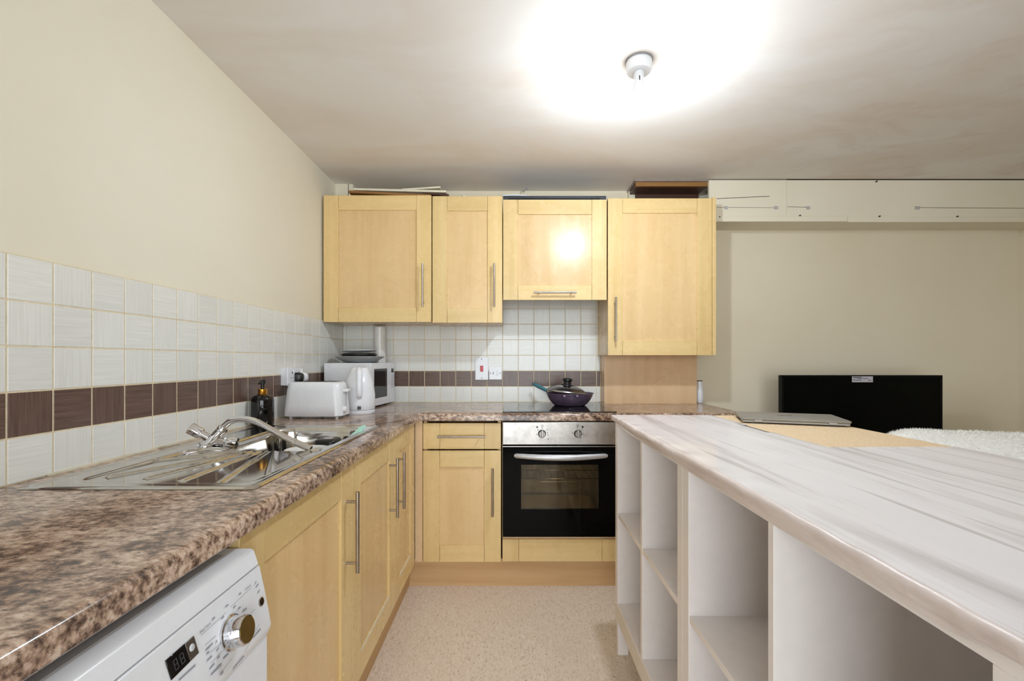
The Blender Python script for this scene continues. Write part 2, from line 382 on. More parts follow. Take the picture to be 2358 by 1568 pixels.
slit(1650, 458, 1771, 452.5, .003); slit(1650, 478, 1668, 478, .0018); slit(1676, 478.2, 1782, 478.6, .0018)
slit(1813, 476, 1857, 477.5, .002, .0012); slit(2117, 478, 2358, 479.5, .002, .0012); slit(1632, 414.5, 1810, 414.5, .004, .0045); slit(1812, 413.5, 2700, 414, .006, .0012)
mb.build('crack', M['crack_dark'], t1)['kind'] = 'stuff'
mb = MB()
for q, w_ in ((1671, 9), (1786, 10), (1861, 9), (2112, 12)):
    d = .0048 if q < 1811 else .0008
    for i in range(3): mb.box(PX(q - w_ / 2, YBK), PX(q + w_ / 2, YBK), YBK - d, YBK, PZ(479.5 + 2.6 * (i - 1), YBK), PZ(478 + 2.6 * (i - 1), YBK))
mb.build('scratched_mark', M['print_grey'], t1)['kind'] = 'stuff'
mb = MB()
for q, v_ in ((1841, 497), (2024, 498.5), (2203, 499), (2017, 418.5), (1656, 500)): MB().lathe([(.0001, -.009), (.004, -.009), (.004, 0)], PT(q, v_, YBK), (0, 1, 0), 10).build('screw_hole', M['crack_dark'], t1)
t3 = root('trim_3', (0.76, 2.8, 2.2), kind='structure')
xa = PX(1462, YBK)
MB().box(xa, xl, YBK - .002, WYB, CEIL - .012, CEIL - .001).build('top_board', M['grey_laminate'], t3, 0.001)
MB().box(PX(1464, 2.78), xl, 2.78, 2.80, PZ(428.5, 2.78), CEIL - .012).build('batten', M['plank_brown'], t3, 0.001, label='raw chipboard batten edge')
MB().box(PX(1464, 2.78), xl, 2.80, 2.92, PZ(428.5, 2.78), CEIL - .012).build('batten_block', M['dark_brown'], t3)
MB().box(PX(1463, 2.92), xl, 2.92, WYB, 2.1, CEIL - .012).build('back_board', M['dark_brown'], t3)
MB().box(PX(1447, 2.94), PX(1463, 2.94) - .001, 2.93, WYB, 2.1, PZ(441, 2.94)).build('white_block', M['bulkhead_paint'], t3, .001)
t2 = root('trim_2', (-1.05, 2.84, 2.14), kind='structure')
MB().box(WXL, PX(800.5, 2.84), 2.84, WYB, 2.1, CEIL).build('boxing_board', M['bulkhead_paint'], t2, .002)
MB().box(PX(802, 2.84), PX(812, 2.84), 2.845, WYB, 2.1, CEIL).build('boxing_board', M['bulkhead_paint'], t2, .002)

# ================================================================ CABINETS
def bar(mb, T, u, w0, w1, vertical, so=.034, r=.006):
    """bar handle; local frame u (along), v (out), w (up)"""
    mb.T = T
    if vertical:
        mb.tube([(u, so, w0), (u, so, w1)], r, 14)
        for q in (w0 + .03, w1 - .03): mb.tube([(u, 0, q), (u, so, q)], r * .72, 10)
    else:
        mb.tube([(w0, so, u), (w1, so, u)], r, 14)
        for q in (w0 + .03, w1 - .03): mb.tube([(q, 0, u), (q, so, u)], r * .72, 10)
    return mb
def door(parent, T, u0, u1, w0, w1, hax, handle=None, name='door', st=.085, rl=.085, th=.02):
    """shaker front in local frame T: u along, v out of the face (face at v=0), w up. door mesh = recessed panel"""
    P = MB(T).box(u0 + st - .006, u1 - st + .006, -th + .002, -.008, w0 + rl - .006, w1 - rl + .006).build(name, M['panel_z'], parent)
    for (a, b_) in ((u0, u0 + st), (u1 - st, u1)): MB(T).box(a, b_, -th, 0, w0, w1).build('stile', M['maple_z'], P, .0012)
    for (a, b_) in ((w0, w0 + rl), (w1 - rl, w1)): MB(T).box(u0 + st + .0011, u1 - st - .0011, -th, -.0006, a, b_).build('rail', M['maple_' + hax], P, .0012)
    if handle: bar(MB(), T, *handle).build('handle', M['handle_steel'], P, smooth=True, auto=40)
    return P
YU = 2.633
TU = Matrix(((1, 0, 0, 0), (0, -1, 0, YU), (0, 0, 1, 0), (0, 0, 0, 1)))        # back run, wall units (v = -y)
def zu(py): return PZ(py, YU)
def xu(px): return PX(px, YU)
def wall_unit(name, label, a, b_, top, bot, handle, bodymat='panel_z', group=None, lift=0.0):
    r = root(name, ((xu(a) + xu(b_)) / 2, WYB - .02, zu(bot)), label, 'cabinet', group)
    X0, X1, Z0, Z1 = xu(a) + .001, xu(b_) - .001, zu(bot) + .002 + lift, zu(top) - .002
    t = .016; y0 = YU + .0215; y1 = TYB - .001
    MB().box(X0, X0 + t, y0, y1, Z0, Z1).build('side_panel', M['panel_z'], r, .0008)
    MB().box(X1 - t, X1, y0, y1, Z0, Z1).build('side_panel', M['panel_z'], r, .0008)
    MB().box(X0 + t, X1 - t, y0, y1, Z0, Z0 + t).build('bottom_panel', M['panel_x'], r)
    MB().box(X0 + t, X1 - t, y0, y1, Z1 - t, Z1).build('top_panel', M['panel_x'], r)
    MB().box(X0 + t, X1 - t, y1 - .006, y1, Z0 + t, Z1 - t).build('back_panel', M['panel_z'], r)
    door(r, TU, xu(a), xu(b_), zu(bot), zu(top), 'x', handle)
    return r
def hv(px, p0, p1, so=.034): y = YU - so; return (PX(px, y), PZ(p1, y), PZ(p0, y), True)
c1 = wall_unit('wall_cabinet', 'wide maple wall cabinet against the cream left wall, above the microwave', 745, 993.2, 449.5, 741.5, hv(973, 606, 707))
c2 = wall_unit('wall_cabinet', 'narrow maple wall cabinet beside the cooker hood cabinet', 995.6, 1156.6, 451.5, 743, hv(1138, 606, 707))
yh = YU - .034
c3 = wall_unit('hood_cabinet', 'short maple wall cabinet with a horizontal bar handle above the hob', 1158.6, 1397, 459.5, 690.5, (PZ(673, yh), PX(1229, yh), PX(1328, yh), False), lift=.052)
hb = MB().box(xu(1166), xu(1389), YU + .03, WYB - .03, zu(690) + .050, zu(690) + .062); hb.build('hood_filter', M['slate'], c3, .002, label='dark metal underside of the cooker hood')
c4 = wall_unit('wall_cabinet', 'tall maple wall cabinet with its handle on the left, above the wooden splashback', 1400, 1639.4, 456.5, 818, hv(1418.5, 684, 786))
MB().box(xu(1640), xu(1648.6), YU - .003, TYB, zu(818) + .001, zu(454.5)).build('end_panel', M['maple_z'], c4, .001)
# chipped veneer on door corners
YB = 2.345
TB = Matrix(((1, 0, 0, 0), (0, -1, 0, YB), (0, 0, 1, 0), (0, 0, 0, 1)))
def xb_(px): return PX(px, YB)
def zb_(py): return PZ(py, YB)
DB = .14; DT = .862
def carcass(r, X0, X1, z0=DB + .004, z1=WBOT - .001, y0=YB + .0215, y1=TYB - .02):
    t = .016
    MB().box(X0, X0 + t, y0, y1, z0, z1).build('side_panel', M['panel_z'], r); MB().box(X1 - t, X1, y0, y1, z0, z1).build('side_panel', M['panel_z'], r)
    MB().box(X0 + t, X1 - t, y0, y1, z0, z0 + t).build('bottom_panel', M['panel_x'], r)
    MB().box(X0 + t, X1 - t, y1 - .006, y1, z0 + t, z1).build('back_panel', M['panel_z'], r)
XL = -.497
b1 = root('base_cabinet', (xb_(1064), YB + .3, DB), 'maple base cabinet with a drawer over a door, left of the oven', 'cabinet')
carcass(b1, xb_(974) + .001, xb_(1154) - .001)
yh = YB - .034
dr = MB(TB).box(xb_(974), xb_(1012.6), -.02, 0, zb_(1034), zb_(974.5)).build('drawer', M['maple_z'], b1, .0012)
MB(TB).box(xb_(1013), xb_(1114.6), -.02, -.0008, zb_(1034), zb_(974.5)).build('rail', M['maple_x'], dr, .001)
MB(TB).box(xb_(1115), xb_(1153.6), -.02, 0, zb_(1034), zb_(974.5)).build('stile', M['maple_z'], dr, .0012)
bar(MB(), TB, PZ(1006, yh), PX(1006.5, yh), PX(1118, yh), False).build('handle', M['handle_steel'], dr, smooth=True, auto=40)
door(b1, TB, xb_(974), xb_(1153.6), zb_(1294), zb_(1037.5), 'x', (PX(1134, yh), PZ(1190, yh), PZ(1079, yh), True))
MB().box(XL - .002, xb_(972.6), YB + .004, YB + .022, DB + .002, WBOT).build('corner_post', M['splash'], b1, .001)
# oven housing
b2 = root('oven_housing', (xb_(1289), YB + .3, DB), 'maple oven housing with a low panel under the built-in oven', 'cabinet')
X0, X1 = xb_(1156.5), xb_(1422)
MB().box(X0, X0 + .003, YB + .0215, TYB - .02, DB + .004, WBOT - .001).build('side_panel', M['panel_z'], b2); MB().box(X1 - .003, X1, YB + .0215, TYB - .02, DB + .004, WBOT - .001).build('side_panel', M['panel_z'], b2)
MB().box(X0 + .003, X1 - .003, YB + .0215, TYB - .02, zb_(1242), zb_(1238.5)).build('oven_shelf', M['splash'], b2)
MB().box(X0 + .003, X1 - .003, YB + .006, YB + .0215, zb_(1241), zb_(1237.5)).build('front_strip', M['splash'], b2)
zz = (zb_(1293), zb_(1241.5))
MB(TB).box(xb_(1157), xb_(1194.3), -.02, 0, *zz).build('stile', M['maple_z'], b2, .0012)
MB(TB).box(xb_(1194.8), xb_(1386.6), -.02, -.0006, *zz).build('rail', M['maple_x'], b2, .0012)
MB(TB).box(xb_(1387), xb_(1421.5), -.02, 0, *zz).build('stile', M['maple_z'], b2, .0012)
# unit behind the island end
b3 = root('base_cabinet', (.86, YB + .3, DB), 'maple base cabinet right of the oven, behind the end of the island', 'cabinet')
carcass(b3, X1 + .004, 1.188)
door(b3, TB, X1 + .004, 1.188, zb_(1294), zb_(974.5), 'x', (X1 + .045, .60, .84, True))
# left run
TL = Matrix(((0, 1, 0, XL), (1, 0, 0, 0), (0, 0, 1, 0), (0, 0, 0, 1)))       # u = +y, v = +x
def left_unit(label, ya, yb, handles):
    r = root('base_cabinet', ((XL + WXL) / 2, (ya + yb) / 2, DB), label, 'cabinet')
    t = .016; xa, xz = WXL + .02, XL - .0215
    MB().box(xa, xz, ya, ya + t, DB + .004, WBOT - .001).build('side_panel', M['panel_z'], r, .0008); MB().box(xa, xz, yb - t, yb, DB + .004, WBOT - .001).build('side_panel', M['panel_z'], r)
    MB().box(xa, xz, ya + t, yb - t, DB + .004, DB + .02).build('bottom_panel', M['panel_y'], r)
    return r
l1 = left_unit('maple base cabinet beside the washing machine, under the drainer', .833, 1.412, 1)
door(l1, TL, .831, 1.414, DB, DT, 'y', (1.368, CZ - .640, CZ - .396, True))
l2 = left_unit('maple sink base cabinet with chipped bottom rail, under the sink bowl', 1.418, 1.936, 1)
d2 = door(l2, TL, 1.418, 1.936, DB, DT, 'y', (1.848, CZ - .640, CZ - .398, True))
l3 = left_unit('narrow maple corner cabinet next to the sink base cabinet', 1.941, 2.33, 1)
d3 = door(l3, TL, 1.940, 2.330, DB, DT, 'y', (1.962, CZ - .640, CZ - .398, True))
# worn veneer along the lower rails (a real pale strip)
for (d_, ya, yb) in ((d2, 1.505, 1.85), (d3, 2.025, 2.24)):
    mb = MB(); n = 18
    for i in range(n):
        a = ya + (yb - ya) * i / n; c = ya + (yb - ya) * (i + 1) / n; h = .0025 + .004 * rnd.random()
        mb.box(XL - .004, XL + .0006, a, c, DB + .085 - h, DB + .0856)
    mb.build('chipped_edge', M['panel_white'], d_)
# plinths
tag(MB().box(XL - .045, 1.19, 2.39, 2.406, 0.0, DB + .003).build('plinth_board', M['plinth_x'], org=(.3, 2.4, 0), bevel=.001), 'tan wooden plinth board below the oven, meeting the floor', 'plinth')
tag(MB().box(-.553, -.537, .84, 2.389, 0.0, DB + .003).build('plinth_board', M['plinth_y'], org=(-.545, 1.6, 0), bevel=.001), 'tan wooden plinth board below the sink cabinets', 'plinth')

# ---- worktop
wt = root('worktop', (-.5, 2.3, WBOT), 'brown granite-look laminate worktop running in an L along two walls', 'worktop')
FX = -.472; FY = 2.329
def nose(f, back):       # rounded front profile (distance outwards, z)
    r = .013; p = [(back, WBOT), (f - .004, WBOT), (f, WBOT + .004)]
    for k in range(7):
        a = math.pi / 2 * k / 6; p.append((f - r + r * math.cos(a), WT - r + r * math.sin(a)))
    return p + [(back, WT)]
SX0, SX1, SY0, SY1 = -1.03, -.552, .972, 1.868
mb = MB()
sgn = [(x, z) for x, z in nose(FX, SX1)]
mb.prism(sgn, 'y', -.35, FY)
mb.box(TXL, SX1, -.35, SY0, WBOT, WT).box(TXL, SX1, SY1, TYB, WBOT, WT).box(TXL, SX0, SY0, SY1, WBOT, WT).box(SX1, FX, FY, TYB, WBOT, WT)
mb.build('left_run', M['laminate_granite'], wt, smooth=True, auto=25)
mb = MB(); prof = [(FY - (d - FX), z) for d, z in nose(FX, FX)][1:-1]
prof = [(FY + .05, WBOT)] + [(2 * FY - p[0] if False else p[0], p[1]) for p in [(FY + (FX - x), z) for x, z in nose(FX, FX)[1:-1]]] + [(FY + .05, WT)]
mb.prism(prof, 'x', FX, 1.2)
mb.box(FX, 1.2, FY + .05, TYB, WBOT, WT)
mb.build('back_run', M['laminate_granite'], wt, smooth=True, auto=25)
mb = MB().box(TXL, TXL + .006, SY0 + .1, TYB, WT, WT + .005).box(TXL, .56, TYB - .006, TYB, WT, WT + .005); mb.build('sealant', M['panel_white'], wt)

# ================================================================ SINK
sk = root('sink', (-.79, 1.42, WT), 'stainless steel inset sink with a ridged drainer', 'sink')
def seg_d(p, a, b_):
    ab = b_ - a; t = max(0, min(1, (p - a).dot(ab) / ab.dot(ab))); return (p - (a + ab * t)).length
def rr_sd(px, py, cx, cy, hx, hy, r):
    qx = abs(px - cx) - hx + r; qy = abs(py - cy) - hy + r
    return math.hypot(max(qx, 0), max(qy, 0)) + min(max(qx, qy), 0) - r
def sst(a, b_, x):
    t = max(0, min(1, (x - a) / (b_ - a))); return t * t * (3 - 2 * t)
ridges = []
for a, b_ in (((330, 1062), (540, 1036)), ((250, 1098), (560, 1038)), ((340, 1100), (578, 1037)), ((422, 1106), (597, 1037)), ((506, 1111), (614, 1037)), ((620, 1092), (633, 1037)), ((665, 1038), (697, 1057))):
    A = onz(*a, WT); B = onz(*b_, WT); ridges.append((Vector((A.x, A.y)), Vector((B.x, B.y))))
GX0, GX1, GY0, GY1 = -1.042, -.540, .955, 1.882
BC = (-.752, 1.61, .168, .205)
def sink_h(x, y):
    e = rr_sd(x, y, (GX0 + GX1) / 2, (GY0 + GY1) / 2, (GX1 - GX0) / 2, (GY1 - GY0) / 2, .03)
    h = .004 * sst(0, -.006, e) - .0025 * sst(-.012, -.02, e)
    d = rr_sd(x, y, -.775, 1.205, .205, .205, .05)          # drainer tray
    inside = sst(.0, -.012, d)
    h -= .008 * inside * (0.5 + .5 * sst(1.0, 1.4, y))
    if inside > .3:
        p = Vector((x, y)); m_ = min(seg_d(p, a, b_) for a, b_ in ridges)
        h += .0055 * math.exp(-(m_ / .0052) ** 2) * inside
    bsd = rr_sd(x, y, *BC, .07)
    h -= .165 * sst(0.004, -.022, bsd) + .006 * sst(.012, 0, bsd)
    return h
nx, ny = 150, 300; vs = []; fs = []
for j in range(ny + 1):
    for i in range(nx + 1):
        x = GX0 + (GX1 - GX0) * i / nx; y = GY0 + (GY1 - GY0) * j / ny
        cx, cy = (GX0 + GX1) / 2, (GY0 + GY1) / 2; vs.append((x, y, WT + .0012 + sink_h(x, y)))
for j in range(ny):
    for i in range(nx):
        a = j * (nx + 1) + i; fs.append((a, a + 1, a + nx + 2, a + nx + 1))
mb = MB(); mb.add(vs, fs); so = mb.build('basin', M['sink_steel'], sk, smooth=True)
MB().lathe([(.0, -.157), (.018, -.157), (.021, -.155), (.023, -.158), (.04, -.16)], (BC[0] + .02, BC[1], WT), n=24).build('drain', M['chrome'], sk, smooth=True, auto=40)

# ---- mixer tap (leaning to one side)
tp = root('mixer_tap', PT(478, 1028, 1.44), 'chrome mixer tap with a curved spout leaning over the sink bowl', 'tap')
B0, CN = PT(474, 1031, 1.44), PT(489, 1013, 1.44)
B0.z = WT - .001
SR = PT(512, 988, 1.445)
mb = MB(); mb.lathe([(.0, -.004), (.026, -.004), (.026, .004), (.02, .010)], B0 + Vector((0, 0, .001)), (0, 0, 1), 24); mb.tube([B0, B0.lerp(CN, .5), CN, CN.lerp(SR, .55), SR], [.019, .0165, .018, .0155, .0135], 20)
mb.build('body', M['chrome'], tp, smooth=True, auto=40)
H1, H2 = PT(437, 985, 1.425), PT(546, 1021, 1.455)
for q, (h, nm) in enumerate(((H1, 'hot_handle'), (H2, 'cold_handle'))):
    ax = (h - CN).normalized(); L = (h - CN).length
    MB().tube([CN, CN + ax * L * .55], [.0135, .0125], 18).build('valve_arm', M['chrome'], tp, smooth=True, auto=40)
    hd = MB(); n = 36
    prof = [(.0, L * .5), (.0145, L * .5), (.0165, L * .56), (.0175, L * .95), (.0165, L), (.0, L)]
    u = ax.orthogonal().normalized(); w_ = ax.cross(u); vv = []; ff = []
    for (r, hh) in prof:
        for k in range(n):
            an = 2 * math.pi * k / n; rr = r * (1 + .10 * math.cos(6 * an))
            vv.append(CN + ax * hh + (u * math.cos(an) + w_ * math.sin(an)) * max(rr, 1e-5))
    for i in range(len(prof) - 1):
        for k in range(n): ff.append((i * n + k, i * n + (k + 1) % n, (i + 1) * n + (k + 1) % n, (i + 1) * n + k))
    hd.add(vv, ff); ho = hd.build(nm, M['chrome'], tp, smooth=True, auto=40)
    MB().lathe([(.0, L + .0015), (.008, L + .0012), (.0085, L - .001)], CN, ax, 18).build('marker', M['red'] if q == 0 else M['black_gloss'], ho, smooth=True)
sp = [(512, 988, 1.445), (518, 980, 1.445), (527, 972, 1.445), (537, 967.5, 1.443), (548, 965.5, 1.442), (560, 965, 1.44), (572, 966, 1.437), (583, 968.5, 1.435), (595, 973, 1.43), (623, 988.5, 1.425), (654, 1005.5, 1.42), (678, 1018, 1.418)]
MB().tube([PT(*p) for p in sp], .0098, 18).build('spout', M['chrome'], tp, smooth=True, auto=40)
a, b_ = PT(676, 1017, 1.418), PT(716, 1034, 1.415)
MB().tube([a, a.lerp(b_, .12), a.lerp(b_, .14), b_], [.0118, .0118, .0105, .0098], 18).build('aerator', M['chrome'], tp, smooth=True, auto=40)
c_ = PT(512, 988, 1.445); ax = (PT(520, 978, 1.445) - c_).normalized()
MB().lathe([(.0, -.006), (.0155, -.006), (.0155, .004), (.0125, .008), (.0, .008)], c_, ax, 22).build('collar', M['chrome'], tp, smooth=True, auto=40)
# dishes in the bowl
bz = WT + .0012 - .171
bw = MB().lathe([(.0, .0), (.032, .0), (.034, .006), (.05, .05), (.068, .125), (.071, .150), (.068, .150), (.05, .06), (.03, .012), (.0, .01)], (-.672, 1.50, bz), n=32)
tag(bw.build('deep_bowl', M['ceramic_white'], smooth=True, org=(-.672, 1.50, bz)), 'tall white bowl standing in the sink basin', 'bowl')
tub = root('plastic_tub', (-.674, 1.672, bz), 'small black tub with a pale label standing in the sink', 'tub')
MB().rrect([(bz + z, -.674, 1.672, hx, hy, .018) for z, hx, hy in ((0, .030, .030), (.01, .034, .036), (.147, .038, .042), (.153, .036, .040), (.156, .030, .034))]).build('body', M['black_plastic'], tub, smooth=True, auto=50)
MB().box(-.688, -.656, 1.657, 1.686, bz + .155, bz + .157).build('label', M['label_grey'], tub, .0005)
sa, sb = PT(796, 1020, 1.66), PT(839, 980.0, 1.775)
sp_ = root('spatula', sa, 'mint green spatula leaning on the far rim of the sink', 'spatula')
dd = (sb - sa).normalized(); sd = dd.cross(Vector((0, 0, 1))).normalized(); up = sd.cross(dd)
T = Matrix((sd, dd, up)).transposed().to_4x4(); T.translation = sa
L = (sb - sa).length
MB(T).prism([(-.008, -.02), (.008, -.02), (.011, L * .5), (.012, L - .012), (.006, L), (-.006, L), (-.012, L - .012), (-.011, L * .5)], 'z', -.003, .003).build('handle', M['mint'], sp_, .002)
MB(T).prism([(-.008, -.02), (.008, -.02), (.026, -.04), (.026, -.10), (-.026, -.10), (-.026, -.04)], 'z', -.002, .002).build('blade', M['mint'], sp_, .001)

# ================================================================ WASHING MACHINE
wy0, wy1 = .223, .823
wm = root('washing_machine', (-.75, .52, 0), 'white front-loading washing machine under the worktop with a chrome dial', 'washing machine')
zt = CZ - .340
MB().prism([(-1.06, .015), (-.4406, .015), (-.4406, CZ - .4945), (-.521, CZ - .4945), (-.521, zt - .035), (-1.06, zt - .035)], 'y', wy0, wy1).build('body', M['appliance_white'], wm, .004)
MB().prism([(-1.06, zt - .0345), (-1.06, zt), (-.472, zt), (-.4657, zt - .002), (-.4565, CZ - .3695), (-.52, CZ - .3695)], 'y', wy0, wy1).build('top_lid', M['appliance_white'], wm, .002)
MB().box(-.96, -.50, wy0 + .03, wy1 - .03, zt - .001, zt + .0004).build('lid_inset', M['light_grey'], wm)
pf = [(-.52, CZ - .3712), (-.4553, CZ - .3712), (-.4470, CZ - .410), (-.4385, CZ - .452), (-.4343, CZ - .4767), (-.4355, CZ - .481), (-.4406, CZ - .494), (-.52, CZ - .494)]
cp = MB().prism(pf, 'y', wy0, wy1).build('control_panel', M['appliance_white'], wm, .0015)
P0 = Vector((-.4553, .8, CZ - .3712)); P1 = Vector((-.4343, .8, CZ - .4767)); DN = (P1 - P0).normalized(); EY = Vector((0, 1, 0)); NP = EY.cross(-DN).normalized()
if NP.x < 0: NP = -NP
def pp(px, py, off=.0012): return onplane(px, py, P0 + NP * off, NP)
kc = pp(533, 1456)
kn = MB().lathe([(.0, .0), (.0265, .0), (.0265, .002), (.0235, .003), (.023, .022), (.021, .0255), (.0195, .026)], kc, NP, 40).build('dial', M['chrome'], wm, smooth=True, auto=40)
MB().lathe([(.0, .0262), (.019, .0262), (.0197, .0252)], kc, NP, 36).build('dial_face', M['dial_amber'], kn, smooth=True, auto=40)
pb = pp(602, 1385)
MB().lathe([(.0, .0008), (.0075, .0008), (.0085, .0), (.0085, -.001)], pb, NP, 24).build('power_button', M['chrome'], wm, smooth=True, auto=40); MB().lathe([(.0, .001), (.0062, .001), (.0065, .0004)], pb, NP, 20).build('button_centre', M['black_gloss'], wm)
q = [pp(382, 1521, .002), pp(447, 1463.5, .002), pp(459, 1503, .002), pp(396, 1566, .002)]
def slab(pts, h=.002):
    m_ = MB(); n = len(pts); m_.add([p for p in pts] + [p - NP * h for p in pts], [tuple(range(n)), tuple(range(2 * n - 1, n - 1, -1))] + [(i, (i + 1) % n, n + (i + 1) % n, n + i) for i in range(n)]); return m_
def lerp4(s, t): return (q[0].lerp(q[1], s)).lerp(q[3].lerp(q[2], s), t)
dsp = slab([lerp4(0, 0), lerp4(.66, 0), lerp4(.66, 1), lerp4(0, 1)]).build('display', M['black_gloss'], wm, .0006)
dgm = MB()
for s0 in (.16, .38):
    for (a, b_, c, d) in ((0, 0, .14, .05), (0, .24, .14, .29), (0, .48, .14, .53), (0, 0, .03, .5), (.11, 0, .14, .5)):
        dgm.add([lerp4(s0 + a, .25 + b_) + NP * .0003, lerp4(s0 + c, .25 + b_) + NP * .0003, lerp4(s0 + c, .25 + d) + NP * .0003, lerp4(s0 + a, .25 + d) + NP * .0003], [(0, 1, 2, 3)])
dgm.build('digit', M['print_dark'], dsp)
slab([lerp4(.665, 0), lerp4(1, 0), lerp4(1, 1), lerp4(.665, 1)]).build('start_panel', M['pewter'], wm, .0006)
MB().lathe([(.0, .0012), (.0042, .0012), (.005, .0)], lerp4(.83, .45), NP, 20).build('start_button', M['light_grey'], wm, smooth=True)
mb = MB()
def dash(a, b_, h=.0011):
    A, B = pp(*a, .0018), pp(*b_, .0018); mb.add([A - DN * h / 2, B - DN * h / 2, B + DN * h / 2, A + DN * h / 2], [(0, 1, 2, 3)])
for a, b_ in (((463, 1463), (521, 1410)), ((521, 1410), (522, 1414)), ((531, 1398), (580, 1352)), ((531, 1398), (533, 1405)), ((472, 1486), (497, 1464)), ((479, 1506), (513, 1478)), ((485, 1527), (515, 1497)), ((490, 1550), (512, 1532)), ((565, 1500), (597, 1436)), ((578, 1413), (588, 1402)), ((505, 1555), (535, 1515)), ((472, 1486), (487, 1566))): dash(a, b_, .0006)
for a, b_ in (((488, 1427), (495, 1421)), ((519, 1397), (526, 1392)), ((550, 1369), (555, 1365)), ((510, 1425), (516, 1419)), ((537, 1400), (543, 1394)), ((549, 1402), (554, 1397)), ((560, 1406), (568, 1400)), ((474, 1497), (490, 1481)), ((476, 1505), (481, 1500)), ((477, 1521), (488, 1510)), ((483, 1540), (494, 1527)), ((486, 1553), (510, 1528)), ((497, 1479), (500, 1475)), ((498, 1499), (504, 1491)), ((501, 1516), (506, 1510)), ((514, 1516), (526, 1505)), ((508, 1554), (514, 1546)), ((583, 1468), (600, 1448)), ((536, 1541), (562, 1510)), ((412, 1566), (450, 1531)), ((588, 1344), (590, 1338)), ((590, 1352), (595, 1344)), ((594, 1365), (598, 1358))): dash(a, b_, .0026)
mb.build('panel_print', M['print_grey'], wm)['kind'] = 'stuff'
def ptext(s, a, b_, size):
    A, B = pp(*a, .0019), pp(*b_, .0019); ex = (B - A).normalized(); text('lettering', s, size, M['print_grey'], wm, (A + B) / 2, ex, NP.cross(ex), .0001)
ptext('Easy Care', (461, 1456), (484, 1435), .0058); ptext('Cottons', (564, 1358), (578, 1346), .0052)
MB().lathe([(.0, .02), (.12, .02), (.15, .03), (.165, .022), (.168, .0)], (-.4406, .523, .43), (1, 0, 0), 40).build('porthole_door', M['light_grey'], wm, smooth=True, auto=40)
for y_ in (wy0 + .05, wy1 - .05):
    for x_ in (-1.0, -.5): MB().lathe([(.0, 0), (.02, 0), (.02, .016)], (x_, y_, 0), n=14).build('foot', M['black_plastic'], wm)

# ================================================================ OVEN + HOB
yo = YB - .012; To = Matrix(((1, 0, 0, 0), (0, -1, 0, yo), (0, 0, 1, 0), (0, 0, 0, 1)))
def xo(px): return PX(px, yo)
def zo(py): return PZ(py, yo)
ov = root('oven', (xo(1289), yo + .25, zo(1238)), 'built-in black glass oven with a steel control panel and curved bar handle', 'oven')
OX0, OX1 = xo(1157.8), xo(1420.2)
mb = MB(); t = .012; cy0, cy1 = YB + .012, YB + .46; cz0, cz1 = zo(1234), zo(1030)
mb.box(OX0 + .012, OX0 + .06, cy0, cy1, cz0, cz1).box(OX1 - .06, OX1 - .012, cy0, cy1, cz0, cz1).box(OX0 + .06, OX1 - .06, cy0, cy1, cz0, cz0 + .06).box(OX0 + .06, OX1 - .06, cy0, cy1, cz1 - .05, cz1).box(OX0 + .06, OX1 - .06, cy1 - .02, cy1, cz0 + .06, cz1 - .05)
mb.build('cavity', M['oven_inner'], ov)
pnl = MB(To).box(OX0, OX1, -.022, 0, zo(1024), zo(972)).build('control_panel', M['brushed_steel'], ov, .002)
for kx in (1248, 1330.5):
    c = (xo(kx), yo, zo(998.5))
    kb = MB().lathe([(.0, .0), (.0205, .0), (.0205, .004), (.0185, .006), (.0175, .016), (.0155, .019), (.0, .019)], c, (0, -1, 0), 32).build('knob', M['pewter'], pnl, smooth=True, auto=40)
    MB().box(c[0] - .0042, c[0] + .0042, yo - .028, yo - .016, c[2] - .019, c[2] + .019).build('grip', M['steel'], kb, .003)
for (px, py) in ((1237, 983.5), (1341.5, 983)): MB().lathe([(.0, .0012), (.0048, .0012), (.0052, .0)], (xo(px), yo, zo(py)), (0, -1, 0), 18).build('indicator', M['black_gloss'], pnl)
mb = MB()
for px, py in ((1248.5, 980.5), (1330.5, 980.5)):
    for a in ((-2.4, -1.6, -2, 2), (1.6, 2.4, -2, 2), (-2.4, 2.4, -2.4, -1.7), (-2.4, 2.4, 1.7, 2.4)): mb.box(xo(px + a[0]), xo(px + a[1]), yo - .0006, yo, zo(py + a[3]), zo(py + a[2]))
for px, py in ((1248.8, 985.5), (1330, 985), (1236.5, 1000.5), (1239, 989.5), (1259.5, 989.5), (1262, 1001), (1262, 1011), (1261, 996), (1317.5, 997.5), (1342.5, 999.5), (1337, 1008), (1340, 988.5)): mb.box(xo(px - 1.1), xo(px + 1.1), yo - .0006, yo, zo(py + .9), zo(py - .9))
mb.build('panel_mark', M['print_dark'], pnl)['kind'] = 'stuff'
# door with a window opening
wx0, wx1, wz0, wz1 = xo(1200), xo(1378), zo(1173), zo(1070)
dz0, dz1 = zo(1235.5), zo(1029)
mb = MB(To); mb.box(OX0, wx0, -.018, 0, dz0, dz1).box(wx1, OX1, -.018, 0, dz0, dz1).box(wx0, wx1, -.018, 0, dz0, wz0).box(wx0, wx1, -.018, 0, wz1, dz1)
od = mb.build('oven_door', M['oven_black'], ov)
MB(To).box(wx0 - .001, wx1 + .001, -.010, -.004, wz0 - .001, wz1 + .001).build('window', M['glass_oven'], od)
MB(To).box(OX0, OX1, -.016, -.001, dz1, dz1 + .003).build('trim', M['steel'], od)
hpts = []; hr = []
for i in range(17):
    s = i / 16; px = 1190 + (1391 - 1190) * s; sag = math.sin(math.pi * s)
    hpts.append((PX(px, yo), yo - .022 - .026 * sag, zo(1047.5) - .0045 * sag)); hr.append(.0125 + .003 * sag)
